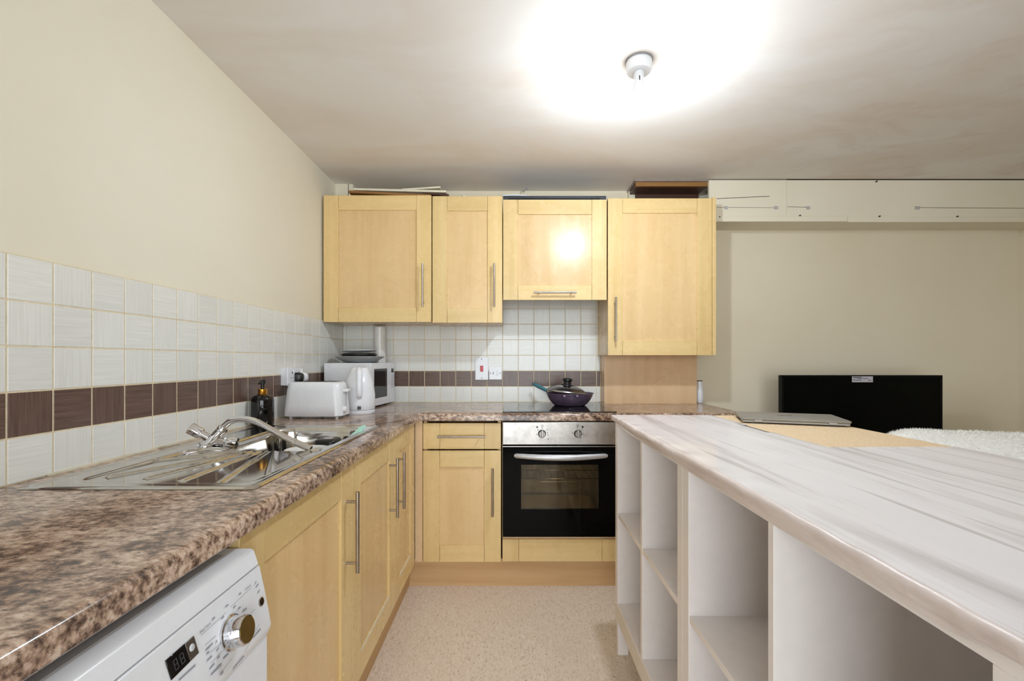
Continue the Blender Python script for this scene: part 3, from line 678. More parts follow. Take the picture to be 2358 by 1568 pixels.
hpts = [(hpts[0][0] - .012, hpts[0][1] + .004, hpts[0][2])] + hpts + [(hpts[-1][0] + .012, hpts[-1][1] + .004, hpts[-1][2])]; hr = [.008] + hr + [.008]
mb = MB().tube(hpts, hr, 18)
for s in (0, -1): p = hpts[1 if s == 0 else -2]; mb.tube([(p[0], yo, p[2]), (p[0], p[1], p[2])], .009, 12)
mb.build('handle', M['silver_paint'], od, smooth=True, auto=50)
mb = MB(); zr = zo(1107)
for i in range(15): x_ = OX0 + .065 + (OX1 - OX0 - .13) * i / 14; mb.tube([(x_, cy0 + .02, zr), (x_, cy1 - .03, zr)], .0014, 6)
for y_ in (cy0 + .02, cy0 + .2, cy1 - .03): mb.tube([(OX0 + .06, y_, zr), (OX1 - .06, y_, zr)], .0028, 8)
a, b_ = xo(1243), xo(1333); mb.tube([(a, cy0 + .02, zr), (a + .004, cy0 + .016, zr - .016), (b_ - .004, cy0 + .016, zr - .016), (b_, cy0 + .02, zr)], .0025, 8)
mb.build('wire_rack', M['wire_chrome'], ov, smooth=True)
MB().rrect([(cz0 + .062, (OX0 + OX1) / 2, YB + .22, .20, .18, .02), (cz0 + .066, (OX0 + OX1) / 2, YB + .22, .21, .19, .02), (cz0 + .085, (OX0 + OX1) / 2, YB + .22, .215, .195, .02)]).build('oven_tray', M['wire_chrome'], ov)
# hob
hx0, hx1, hy0, hy1 = -.046, .547, 2.366, 2.872
hob = root('hob', ((hx0 + hx1) / 2, 2.62, WT), 'black ceramic glass hob set in the worktop', 'hob')
MB().box(hx0, hx1, hy0, hy1, WT - .001, WT + .005).build('glass_top', M['hob_glass'], hob, .002)
for cx, cy, r in ((.115, 2.50, .092), (.115, 2.74, .075), (.39, 2.48, .075), (.385, 2.715, .10)):
    MB().lathe([(r - .0015, .0052), (r + .0005, .0053)], (cx, cy, WT), n=48).build('zone_ring', M['grey_plastic'], hob)

# ---- frying pan with lid
pc = Vector((.345, 2.70, WT + .0055)); PR = .137
pan = root('frying_pan', pc, 'purple frying pan with a teal handle on the hob', 'pan')
MB().lathe([(.0, .0), (.088, .0), (.102, .010), (.120, .032), (.132, .055), (.137, .070), (.142, .071), (.142, .073), (.135, .073), (.128, .055), (.112, .028), (.095, .008), (.0, .006)], pc, n=48).build('body', M['pan_purple'], pan, smooth=True, auto=40)
hd = Vector((-.72, .62, 0)).normalized()
h0 = pc + hd * .134 + Vector((0, 0, .064)); h1 = pc + hd * .165 + Vector((0, 0, .078)); h2 = pc + hd * .275 + Vector((0, 0, .118))
MB().tube([h0, h1], [.007, .008], 12).build('handle_bracket', M['steel'], pan, smooth=True)
MB().tube([h1, h1.lerp(h2, .15), h1.lerp(h2, .6), h1.lerp(h2, .95), h2], [.009, .011, .0125, .012, .006], 14).build('handle', M['teal'], pan, smooth=True, auto=50)
for s in (-.036, .036): MB().box(pc.x - .012 + s - .008, pc.x - .012 + s + .008, pc.y - .146, pc.y - .128, pc.z + .058, pc.z + .072).build('helper_lug', M['pan_purple'], pan, .002)
lid = root('pan_lid', pc + Vector((-.018, 0, .074)), 'round glass lid with a black knob resting on the purple pan', 'lid')
lax = Vector((.10, 0, 1)).normalized(); lc = pc + Vector((-.020, -.004, .084))
MB().lathe([(.0, .036), (.03, .035), (.06, .030), (.09, .019), (.110, .006), (.116, .001)], lc, lax, 48).build('glass', M['glass_lid'], lid, smooth=True)
MB().lathe([(.114, .003), (.118, .003), (.119, -.003), (.116, -.008), (.114, -.003), (.114, .003)], lc, lax, 48).build('rim', M['steel'], lid, smooth=True, auto=40)
MB().lathe([(.0, .033), (.036, .034), (.036, .039), (.024, .043), (.022, .056), (.029, .062), (.029, .072), (.023, .077), (.0, .079)], lc, lax, 32).build('knob', M['black_plastic'], lid, smooth=True, auto=40)

# ---- wooden splashback box, bottle
tag(MB().box(.578, 1.156, 2.838, WYB, WT, PZ(817, 2.8)).build('splashback_panel', M['splash'], org=(.87, 2.9, WT), bevel=.001), 'tan wooden splashback box standing on the worktop below the tall wall cabinet', 'panel')
bt = root('white_bottle', (1.190, 2.88, WT), 'slim white bottle standing on the worktop end beside the wooden splashback', 'bottle')
MB().lathe([(.0, 0), (.016, 0), (.021, .006), (.0225, .03), (.021, .08), (.0175, .135), (.0172, .139)], (1.190, 2.88, WT), n=28).build('body', M['white_gloss'], bt, smooth=True, auto=60)
MB().lathe([(.0172, .139), (.0176, .140), (.0176, .144), (.0, .144)], (1.190, 2.88, WT), n=28).build('cap', M['dark_brown'], bt)

# ================================================================ WORKTOP APPLIANCES
# soap dispenser
sc = Vector((-1.042, 1.905, WT))
sd_ = root('soap_dispenser', sc, 'black soap dispenser bottle with a gold collar beside the toaster', 'dispenser')
MB().lathe([(.0, 0), (.040, 0), (.0435, .004), (.0435, .105), (.041, .116), (.033, .124), (.020, .128), (.017, .130), (.0, .130)], sc, n=36).build('bottle', M['black_gloss'], sd_, smooth=True, auto=50)
MB().lathe([(.017, .128), (.0175, .129), (.0175, .151), (.015, .153), (.0, .153)], sc, n=28).build('collar', M['gold'], sd_, smooth=True, auto=40)
mb = MB().lathe([(.007, .152), (.007, .172), (.012, .174), (.012, .188), (.009, .191), (.0, .191)], sc, n=20).tube([sc + Vector((0, 0, .182)), sc + Vector((.006, -.03, .183)), sc + Vector((.008, -.042, .176))], [.006, .005, .004], 10)
mb.build('pump', M['black_plastic'], sd_, smooth=True, auto=40)
# toaster
tx0, tx1, ty0, ty1 = PX(648, 2.10), PX(785, 2.10) , 2.10, 2.243
tcx, tcy, thx, thy = (tx0 + tx1) / 2, (ty0 + ty1) / 2, (tx1 - tx0) / 2, (ty1 - ty0) / 2
tr = root('toaster', (tcx, tcy, WT), 'white two-slice toaster beside the kettle', 'toaster')
z_ = WT + .010
MB().rrect([(z_ + z, tcx, tcy, thx + dx, thy + dy, r) for z, dx, dy, r in ((0, -.006, -.006, .03), (.004, 0, 0, .034), (.05, -.003, -.002, .034), (.12, -.009, -.006, .034), (.148, -.014, -.010, .034), (.157, -.020, -.016, .03), (.160, -.030, -.026, .024))]).build('body', M['white_plastic'], tr, smooth=True, auto=60)
MB().rrect([(z_ + z, tcx, tcy, thx - .03, thy - .03, .02) for z in (.158, .1612)]).build('top_plate', M['grey_plastic'], tr, .0008)
for s in (-.018, .018): MB().box(tcx - .095, tcx + .095, tcy + s - .010, tcy + s + .010, z_ + .1605, z_ + .1618).build('slot', M['black_matt'], tr)
MB().box(tx1 - .014, tx1 - .002, tcy - .012, tcy + .012, z_ + .025, z_ + .13).build('lever_track', M['light_grey'], tr, .002)
MB().box(tx1 - .012, tx1 + .014, tcy - .022, tcy + .022, z_ + .112, z_ + .126).build('lever', M['white_plastic'], tr, .004)
MB().lathe([(.0, .014), (.012, .014), (.0145, .010), (.015, -.012)], (tx1 - .001, tcy - .03, z_ + .032), (1, 0, 0), 24).build('browning_dial', M['white_plastic'], tr, smooth=True, auto=40)
for sx in (-1, 1):
    for sy in (-1, 1): MB().lathe([(.0, -.0105), (.007, -.0105), (.008, .002)], (tcx + sx * (thx - .03), tcy + sy * (thy - .03), z_), n=12).build('foot', M['white_plastic'], tr)
# kettle
kcx, kcy = -.785, 2.345
kt = root('kettle', (kcx, kcy, WT), 'white plastic jug kettle standing between toaster and microwave', 'kettle')
MB().lathe([(.0, 0), (.077, 0), (.079, .003), (.079, .016), (.075, .0185), (.0, .0185)], (kcx, kcy, WT), n=40).build('power_base', M['white_gloss'], kt, smooth=True, auto=40)
bd = MB(); lv = []
for z, r, off in ((.020, .076, 0), (.024, .0785, 0), (.06, .079, 0), (.10, .078, .0), (.13, .0745, .0), (.16, .068, .001), (.19, .058, .004), (.215, .049, .008), (.230, .043, .010), (.234, .038, .011), (.236, .0, .011)): lv.append((WT + z, kcx + off * .4, kcy + off, max(r, .0005), max(r, .0005), max(r, .0005)))
Tk = Matrix.Translation((kcx, kcy, 0)) @ Matrix.Rotation(math.radians(18.5), 4, 'Z') @ Matrix.Translation((-kcx, -kcy, 0))
bd.T = Tk
bd.rrect(lv, n=10).build('jug', M['white_gloss'], kt, smooth=True, auto=60)
hp = [(kcx, kcy - .032, WT + .226), (kcx, kcy - .062, WT + .224), (kcx, kcy - .088, WT + .206), (kcx, kcy - .100, WT + .165), (kcx, kcy - .102, WT + .125), (kcx, kcy - .096, WT + .10), (kcx, kcy - .076, WT + .088)]
def smoothp(p, n=5):
    p = [Vector(v) for v in p]; out = []
    for i in range(len(p) - 1):
        a, b_, c, d = p[max(i - 1, 0)], p[i], p[i + 1], p[min(i + 2, len(p) - 1)]
        for k in range(n):
            t = k / n; out.append(.5 * ((2 * b_) + (c - a) * t + (2 * a - 5 * b_ + 4 * c - d) * t * t + (3 * b_ - a - 3 * c + d) * t ** 3))
    return out + [p[-1]]
MB(Tk).tube(smoothp(hp), .0135, 16).build('handle', M['white_gloss'], kt, smooth=True, auto=60)
MB(Tk).prism([(kcx - .018, WT + .205), (kcx + .018, WT + .205), (kcx + .012, WT + .232), (kcx - .012, WT + .232)], 'y', kcy + .045, kcy + .088).build('spout', M['white_gloss'], kt, .006)
MB(Tk).box(kcx - .0085, kcx + .0085, kcy - .0845, kcy - .07, WT + .026, WT + .042).build('switch', M['black_plastic'], kt, .002)
# microwave (turned so its door faces the hob)
ma = math.radians(-6.5); mo = Vector((-.787, 2.565, WT))
Tm = Matrix.Translation(mo) @ Matrix.Rotation(ma, 4, 'Z')      # local: +y along the front to the wall, +x out of the front
mwl, mwd, mwh = .345, .287, .246; f0 = .010
mw = root('microwave', mo + Vector((-.15, .15, 0)), 'white microwave oven in the corner with its door facing the hob', 'microwave')
MB(Tm).box(-mwd, -.022, 0, mwl, f0, f0 + mwh).build('body', M['appliance_white'], mw, .005)
MB(Tm).prism([(.055 + r_ * math.cos(t_), .045 + s_ * math.sin(t_)) for r_, s_, t_ in ()] or [(-mwd + .035, f0 + .03), (-.07, f0 + .03), (-.07, f0 + mwh - .028), (-.10, f0 + mwh - .022), (-mwd + .05, f0 + mwh - .022), (-mwd + .035, f0 + mwh - .04)], 'y', -.0015, .001).build('side_emboss', M['white_plastic'], mw, .001)
mdoor = MB(Tm); wy_0, wy_1, wz_0, wz_1 = .03, .232, f0 + .042, f0 + mwh - .034
mdoor.box(-.0215, 0, 0, wy_0, f0, f0 + mwh).box(-.0215, 0, wy_1, .272, f0, f0 + mwh).box(-.0215, 0, wy_0, wy_1, f0, wz_0).box(-.0215, 0, wy_0, wy_1, wz_1, f0 + mwh)
md_ = mdoor.build('door', M['white_gloss'], mw)
MB(Tm).box(-.012, -.003, wy_0, wy_1, wz_0, wz_1).build('window', M['black_gloss'], md_, .002)
cpn = MB(Tm).box(-.0215, 0, .2735, mwl, f0, f0 + mwh).build('control_panel', M['white_gloss'], mw, .002)
MB(Tm).box(-.001, .0008, .29, .328, f0 + mwh - .060, f0 + mwh - .036).build('display', M['black_gloss'], cpn)
for i in range(5):
    for j in range(2): MB(Tm).box(-.001, .001, .288 + j * .022, .305 + j * .022, f0 + .085 + i * .018, f0 + .096 + i * .018).build('button', M['light_grey'], cpn, .0008)
MB(Tm).box(-.001, .0015, .287, .332, f0 + .02, f0 + .052).build('door_button', M['white_plastic'], cpn, .002)
for sx in (-mwd + .03, -.05):
    for sy in (.03, mwl - .03): MB(Tm).lathe([(.0, 0), (.010, 0), (.011, .0105)], (sx, sy, 0), n=12).build('foot', M['black_plastic'], mw)
mt = WT + f0 + mwh
# crockery on the microwave
pcx, pcy = -.905, 2.715
gp = MB().lathe([(.0, 0), (.075, 0), (.085, .004), (.12, .022), (.144, .036), (.144, .039), (.118, .026), (.08, .008), (.0, .006)], (pcx, pcy, mt), n=48)
tag(gp.build('dinner_plate', M['ceramic_grey'], smooth=True, org=(pcx, pcy, mt)), 'wide grey dinner plate on top of the microwave', 'plate')
bz2 = mt + .006
bd = MB().lathe([(.0, 0), (.06, 0), (.07, .003), (.10, .040), (.102, .046), (.09, .052), (.0, .053)], (pcx - .003, pcy, bz2), n=40)
tag(bd.build('black_dish', M['black_plastic'], smooth=True, org=(pcx, pcy, bz2)), 'upturned black dish lying in the grey dinner plate', 'dish')
Tq = Matrix.Translation((pcx - .004, pcy, bz2 + .0575)) @ Matrix.Rotation(math.radians(-1.5), 4, 'Y') @ Matrix.Rotation(.2, 4, 'Z')
sp2 = MB(Tq).lathe([(.0, 0), (.06, 0), (.09, .004), (.104, .011), (.104, .014), (.088, .008), (.0, .005)], n=40)
tag(sp2.build('side_plate', M['light_grey'], smooth=True, org=tuple(Tq.translation)), 'small pale grey plate topping the pile on the microwave', 'plate')
# kitchen roll behind
kr = root('kitchen_roll', (-.835, 2.885, mt), 'slim white paper roll standing upright behind the plates', 'paper roll')
MB().lathe([(.012, 0), (.036, 0), (.036, .225), (.034, .227), (.014, .227), (.012, .225), (.012, 0)], (-.835, 2.885, mt), n=32).build('paper', M['ceramic_white'], kr, smooth=True, auto=40)
MB().lathe([(.0105, .001), (.012, .001), (.012, .2265), (.0105, .2265), (.0105, .001)], (-.835, 2.885, mt), n=20).build('core', M['chip_tan'], kr)

# ---- sockets
sk1 = root('double_socket', (TXL, 2.24, CZ - .08), 'white surface double socket on the left wall above the toaster', 'socket')
sz0, sz1, sy0, sy1, sxf = CZ - .122, CZ - .036, 2.155, 2.315, -1.060
MB().box(TXL - .001, sxf - .008, sy0 + .002, sy1 - .002, sz0 + .001, sz1 - .001).build('back_box', M['white_plastic'], sk1, .002)
fp = MB().box(sxf - .008, sxf, sy0, sy1, sz0, sz1).build('face_plate', M['white_gloss'], sk1, .002)
for yy in (sy0 + .045, sy1 - .045): MB().box(sxf - .001, sxf + .0004, yy - .0035, yy + .0035, sz0 + .056, sz0 + .066).build('pin_hole', M['black_matt'], fp)
for yy in (sy0 + .033, sy0 + .057): MB().box(sxf - .001, sxf + .0004, yy - .003, yy + .003, sz0 + .034, sz0 + .038).build('pin_hole', M['black_matt'], fp)
for yy in (sy0 + .045, sy1 - .03): MB().box(sxf - .001, sxf + .004, yy + .010, yy + .018, sz0 + .058, sz0 + .074).build('rocker', M['white_plastic'], fp, .001)
for nm, mt_, yy, lb in (('power_plug', 'black_plastic', 2.243, 'black plug pushed into the double socket'), ('power_plug', 'white_plastic', 2.292, 'white plug pushed into the double socket')):
    pg = root(nm, (sxf, yy, CZ - .09), lb, 'plug')
    TT = Matrix.Translation((sxf, yy, CZ - .085)) @ Matrix.Rotation(math.radians(90), 4, 'Y')
    MB(TT).rrect([(z, 0, 0, a, c, .012) for z, a, c in ((0, .024, .021), (.014, .024, .021), (.03, .018, .015), (.033, .013, .011))]).build('body', M[mt_], pg, smooth=True, auto=45)
    MB().tube([(sxf + .016, yy, CZ - .106), (sxf + .018, yy, CZ - .135), (sxf + .006, yy, WT + .06), (sxf, yy, WT + .006)], .0032, 8).build('flex', M[mt_], pg, smooth=True)
cs = root('cooker_switch', (PX(1109.5, TYB), TYB, PZ(848, TYB)), 'white cooker switch with a red rocker on the back wall tiles', 'switch')
MB().box(PX(1094.5, TYB), PX(1124.5, TYB), TYB - .010, TYB + .001, PZ(874.5, TYB), PZ(822.5, TYB)).build('face_plate', M['white_gloss'], cs, .002)
MB().box(PX(1105.8, TYB), PX(1113, TYB), TYB - .014, TYB - .009, PZ(855.5, TYB), PZ(842, TYB)).build('rocker', M['red'], cs, .001)
for py in (826.8, 870.8): MB().lathe([(.0, .0108), (.0032, .0108), (.0034, .009)], (PX(1109.3, TYB), TYB, PZ(py, TYB)), (0, -1, 0), 14).build('screw', M['print_dark'], cs)
sw = root('fused_switch', (PX(1141, TYB), TYB, PZ(858.5, TYB)), 'square white fused switch beside the red cooker switch', 'switch')
MB().box(PX(1126.3, TYB), PX(1155.8, TYB), TYB - .010, TYB + .001, PZ(874, TYB), PZ(843.8, TYB)).build('face_plate', M['white_gloss'], sw, .002)
MB().box(PX(1142.5, TYB), PX(1148, TYB), TYB - .013, TYB - .009, PZ(864, TYB), PZ(853.5, TYB)).build('rocker', M['white_plastic'], sw, .001)
MB().box(PX(1135, TYB), PX(1137, TYB), TYB - .0106, TYB - .009, PZ(862, TYB), PZ(856, TYB)).build('fuse_slot', M['print_grey'], sw)
for px in (1130, 1152): MB().lathe([(.0, .0108), (.0032, .0108), (.0034, .009)], (PX(px, TYB), TYB, PZ(859.5, TYB)), (0, -1, 0), 14).build('screw', M['print_dark'], sw)

# ================================================================ CLUTTER ON THE WALL CABINETS
ct = zu(449.5) - .002
def tilted(name, mat, label, cat, pa, pb, y0, y1, th, bevel=.001):
    """board whose top front edge runs from pixel pa to pb at y0"""
    A, B = PT(*pa, y0), PT(*pb, y0); d = (B - A); L = d.length; e = d.normalized(); n = Vector((-e.z, 0, e.x))
    T = Matrix((e, Vector((0, 1, 0)), n)).transposed().to_4x4(); T.translation = A
    o = MB(T).box(0, L, 0, y1 - y0, -th, 0).build(name, M[mat], bevel=bevel, org=tuple(A)); tag(o, label, cat); return o
tilted('wooden_board', 'plank_brown', 'rough brown wooden board lying on the wide wall cabinet', 'board', (803, 438), (991, 447.5), 2.66, 2.90, .014)
tilted('dark_board', 'dark_brown', 'dark brown board end under the white panels on the wall cabinets', 'board', (975, 441.2), (1033, 446.5), 2.67, 2.88, .012)
tilted('white_board', 'panel_white', 'long white panel lying on the brown boards above the wide wall cabinet', 'panel', (813, 432.8), (1027, 438.2), 2.66, 2.88, .012)
tilted('cream_board', 'panel_white', 'cream panel slanting on top of the long white panel', 'panel', (925, 434.2), (1014, 428.6), 2.68, 2.86, .010)
def crumple(name, mat, label, cat, px0, px1, y, n, h, zbase, seed):
    r = random.Random(seed); mb = MB(); pts = []
    for i in range(n): pts.append(Vector((PX(px0 + (px1 - px0) * i / (n - 1), y), y + r.uniform(-.03, .03), zbase + .004 + h * r.random() * (1 if 0 < i < n - 1 else 0))))
    mb.tube(smoothp(pts, 4), .0035, 8); o = mb.build(name, M[mat], smooth=True, org=tuple(pts[0])); tag(o, label, cat); return o
c2t = zu(451.5) - .002
crumple('cable_scrap', 'white_plastic', 'tangled scrap of white cable on the narrow wall cabinet', 'cable', 1046, 1108, 2.70, 10, .022, c2t, 3)
crumple('twig_scrap', 'grey_plastic', 'grey bent strip sticking up from the narrow wall cabinet', 'strip', 1063, 1080, 2.72, 3, .034, c2t, 5)
c3t = zu(459.5) - .002
tray = root('baking_tray', (xu(1277), 2.78, c3t), 'dark grey flat tray lying on top of the hood cabinet', 'tray')
X0, X1 = PX(1158.5, 2.65), PX(1396, 2.65)
mb = MB().box(X0, X1, 2.65, 2.90, c3t, c3t + .006)
mb.build('base', M['slate'], tray, .001)
mb = MB().box(X0, X1, 2.65, 2.662, c3t + .006, c3t + .030).box(X0, X1, 2.888, 2.90, c3t + .006, c3t + .030).box(X0, X0 + .012, 2.662, 2.888, c3t + .006, c3t + .030).box(X1 - .012, X1, 2.662, 2.888, c3t + .006, c3t + .030)
mb.build('rim', M['slate'], tray, .002)
MB().box(X0 + .03, X1 - .035, 2.648, 2.651, c3t + .002, c3t + .016).build('front_recess', M['black_matt'], tray)
pts = smoothp([(PX(1157, 2.66), 2.66, c3t + .032), (PX(1170, 2.68), 2.68, c3t + .044), (PX(1190, 2.7), 2.70, c3t + .052), (PX(1215, 2.7), 2.70, c3t + .046), (PX(1240, 2.7), 2.71, c3t + .034)])
tag(MB().tube(pts, .0045, 8).build('white_cable', M['white_plastic'], smooth=True, org=tuple(pts[0])), 'white cable arching over the dark tray', 'cable')
c4t = zu(456.5) - .002
mb = MB(); pts = []
for i in range(60): a = 2 * math.pi * i / 22; pts.append((PX(1512, 2.78) + .075 * math.cos(a), 2.765 + .07 * math.sin(a), c4t + .005 + .0001 * i + .004 * (i // 22)))
tag(mb.tube(pts, .004, 8).build('cable_coil', M['white_plastic'], smooth=True, org=pts[0]), 'coil of white cable on top of the tall wall cabinet', 'cable')
hk = PT(1212, 433, 2.9); hk.y = 2.86
hk = Vector((PX(1213, 2.90), 2.90, CEIL))
tag(MB().tube(smoothp([hk, hk + Vector((.002, 0, -.014)), hk + Vector((-.016, 0, -.012)), hk + Vector((-.018, 0, -.028))]), .0035, 8).build('ceiling_hook', M['grey_plastic'], smooth=True, org=tuple(hk)), 'small bent hook in the ceiling above the hood cabinet', 'hook')

# ================================================================ CEILING LAMP
LX, LY = .468, 1.672
lp = root('ceiling_lamp', (LX, LY, CEIL), 'white batten lamp holder with a bare glowing bulb on the ceiling', 'lamp')
MB().lathe([(.049, .0), (.049, -.006), (.0, -.006)], (LX, LY, CEIL), n=40).build('gasket', M['grey_plastic'], lp)
MB().lathe([(.0, -.005), (.046, -.005), (.047, -.010), (.046, -.034), (.042, -.043), (.022, -.045), (.0, -.045)], (LX, LY, CEIL), n=40).build('ceiling_rose', M['white_plastic'], lp, smooth=True, auto=40)
la = Vector((-.03, -.02, -1)).normalized(); lb = Vector((LX, LY, CEIL - .044))
MB().lathe([(.0, .0), (.0195, .0), (.0195, .012), (.0165, .016), (.0165, .03), (.020, .056), (.0225, .072), (.0205, .0725), (.0175, .05), (.0, .05)], lb, la, 32).build('bulb_holder', M['white_plastic'], lp, smooth=True, auto=40)
MB().box(LX - .004, LX - .001, LY - .0195, LY - .0155, CEIL - .082, CEIL - .066).build('holder_slot', M['black_matt'], lp)
MB().lathe([(.014, .052), (.0145, .075), (.017, .085), (.0262, .105), (.0290, .115), (.0301, .127)], lb, la, 32).build('bulb_neck', M['bulb_frost'], lp, smooth=True)
MB().lathe([(.0299, .127), (.0285, .145), (.021, .160), (.010, .167), (.0, .169)], lb, la, 32).build('bulb', M['bulb_glow'], lp, smooth=True)

# ================================================================ ISLAND
IX = .425; ID = .39; zo_ = CZ - .268; zsh = CZ - .615; zbt = CZ - .977; zap = .138
def cube_unit(label, ye0, yd0, yd1, ye1, te):
    """ye0 near end .. ye1 far end (y)"""
    r = root('cube_shelf_unit', (IX + ID / 2, (ye0 + ye1) / 2, 0), label, 'shelf unit', 'white cube shelf units carrying the island top')
    W, E = M['white_board'], M['white_board_edge']; xa, xb = IX, IX + ID; zt = IT - .0205
    MB().box(xa, xb, ye0, ye0 + te, zbt - .02, zo_).build('side_panel', W, r, .0008); MB().box(xa, xb, ye1 - te, ye1, zbt - .02, zo_).build('side_panel', W, r, .0008)
    MB().box(xa, xb, ye0, ye1, zo_, zt).build('top_panel', W, r, .0008)
    MB().box(xa + .001, xb, yd0, yd1, zbt, zo_).build('divider', W, r, .0008)
    MB().box(xa + .001, xb, ye0 + te, ye1 - te, zbt - .016, zbt).build('bottom_panel', W, r, .0006)
    for a, b_ in ((ye0 + te, yd0), (yd1, ye1 - te)): MB().box(xa + .002, xb, a, b_, zsh - .016, zsh).build('shelf', W, r, .0008)
    MB().box(xb - .006, xb + .002, ye0 + te, ye1 - te, zbt, zo_).build('back_panel', W, r)
    MB().box(xa - .001, xa + .016, ye0, ye1, zap, zbt - .0165).build('apron', E, r, .0008); MB().box(xb - .016, xb, ye0, ye1, zap, zbt - .0165).build('apron', E, r, .0008)
    for yy in (ye0 + .012, ye1 - .036):
        for xx in (xa + .002, xb - .06): MB().box(xx, xx + .042, yy, yy + .024, 0, zbt - .018).build('leg', W, r, .0008)
    return r
cube_unit('white open cube shelf unit at the oven end of the island', 1.131, 1.485, 1.505, 1.863, .036)
cube_unit('white open cube shelf unit at the washing machine end of the island', .3665, .740, .756, 1.129, .036)
it = root('island_top', (.79, 1.1, IT - .02), 'chipboard island top partly covered with glossy marble-look vinyl', 'table top')
TX0, TX1, TY0, TY1 = .415, 1.163, .362, 1.878; VX, VY = .822, 1.188
MB().box(TX0, TX1, TY0, TY1, IT - .0200, IT - .0022).build('chipboard', M['chip_tan'], it, .001)
# vinyl sheet: fine grid with shallow wrinkles, wrapped over the aisle edge
vs = []; fs = []
def wrk(x, y):
    n = noise.noise((x * 5, y * 3, .3)) * .0012 + noise.noise((x * 16, y * 7, 4.1)) * .0005
    e = math.exp(-((x - TX0) / .03) ** 2); return n + e * .0022 * noise.noise((1.7, y * 16, 9.0))
def sheet(x0, x1, y0, y1, nx, ny):
    b0 = len(vs)
    for j in range(ny + 1):
        for i in range(nx + 1):
            x = x0 + (x1 - x0) * i / nx; y = y0 + (y1 - y0) * j / ny; vs.append((x, y, IT - .0008 + wrk(x, y)))
    for j in range(ny):
        for i in range(nx): a = b0 + j * (nx + 1) + i; fs.append((a, a + 1, a + nx + 2, a + nx + 1))
def vedge(y): return VX + .012 * noise.noise((y * 4, 3.3, 0)) - (.025 if 1.42 < y < 1.58 else 0)
sheet(TX0 + .004, VX, TY0 - .002, TY1 + .002, 40, 150); sheet(VX, TX1 + .002, TY0 - .002, VY, 34, 82)
for i, v in enumerate(vs):
    if abs(v[0] - VX) < 1e-6 and v[1] > VY - .001: vs[i] = (vedge(v[1]), v[1], v[2])
mb = MB(); mb.add(vs, fs); vo_ = mb.build('vinyl_cover', M['marble_vinyl'], it, smooth=True)
vs = []; fs = []; NY = 260; NP_ = 9
for j in range(NY + 1):
    y = TY0 - .002 + (TY1 - TY0 + .004) * j / NY; top = IT - .0008 + wrk(TX0 + .004, y); bulge = .0012 + .0015 * noise.noise((y * 9, 2.2, 0)) + (.004 * noise.noise((y * 38, 7.7, 0)) if y > 1.15 else 0)
    low = IT - .036 + .004 * noise.noise((y * 6, 5.5, 0)) + (.012 * sst(.44, .37, y)) + (.010 * sst(1.5, 1.86, y))
    prof = [(TX0 + .004, top), (TX0 - .001, top - .0006), (TX0 - .003 - bulge * .6, top - .004), (TX0 - .0035 - bulge, top - .010), (TX0 - .003 - bulge * .7, top - .015), (TX0 - .002, top - .020), (IX - .0025 - .007, top - .022), (IX - .004, (top - .022 + low) / 2), (IX - .0025, low)]
    vs += [(x, y, z) for x, z in prof]
for j in range(NY):
    for i in range(NP_ - 1): a = j * NP_ + i; fs.append((a, a + 1, a + NP_ + 1, a + NP_))
mb = MB(); mb.add(vs, fs); mb.build('wrapped_edge', M['marble_film_edge'], it, smooth=True)
# ---- laptop
zl = IT - .0022 + .0025
A, B = onz(1707, 972.5, zl), onz(1963, 983, zl)
e = (B - A); e.z = 0; LW = e.length; e.normalize(); f_ = Vector((-e.y, e.x, 0))
T = Matrix((e, f_, Vector((0, 0, 1)))).transposed().to_4x4(); T.translation = Vector((A.x, A.y, 0))
lap = root('laptop', A + e * .16 + f_ * .1, 'closed silver laptop lying on the bare chipboard end of the island', 'laptop'); lap.location.z = IT - .0022
LD = .215; z0 = zl
MB(T).box(.004, LW - .004, .003, LD - .002, z0 + .0015, z0 + .0095).build('base', M['laptop_silver'], lap, .002)
ld = MB(T).rrect([(z0 + .0100, LW / 2, LD / 2, LW / 2 - .001, LD / 2 - .001, .008), (z0 + .0115, LW / 2, LD / 2, LW / 2, LD / 2, .009), (z0 + .0170, LW / 2, LD / 2, LW / 2, LD / 2, .009), (z0 + .0182, LW / 2, LD / 2, LW / 2 - .002, LD / 2 - .002, .008)]).build('lid', M['laptop_silver'], lap, smooth=True, auto=40)
for s in (.055, LW - .055): MB(T).box(s - .013, s + .013, -.0015, .006, z0 + .004, z0 + .0118).build('hinge', M['laptop_silver'], lap, .001)
for s in (.05, LW - .05):
    for q in (.02, LD - .02): MB(T).box(s - .02, s + .02, q - .006, q + .006, z0 - .0026, z0 + .002).build('rubber_foot', M['black_plastic'], lap)
for i in range(3): MB(T).box(.0028, .0045, .05 + i * .028, .066 + i * .028, z0 + .0035, z0 + .0075).build('port', M['black_matt'], lap)
text('logo', 'ASUS', .022, M['slate'], lap, T @ Vector((LW * .47, LD * .52, z0 + .0184)), e, f_, .0002)

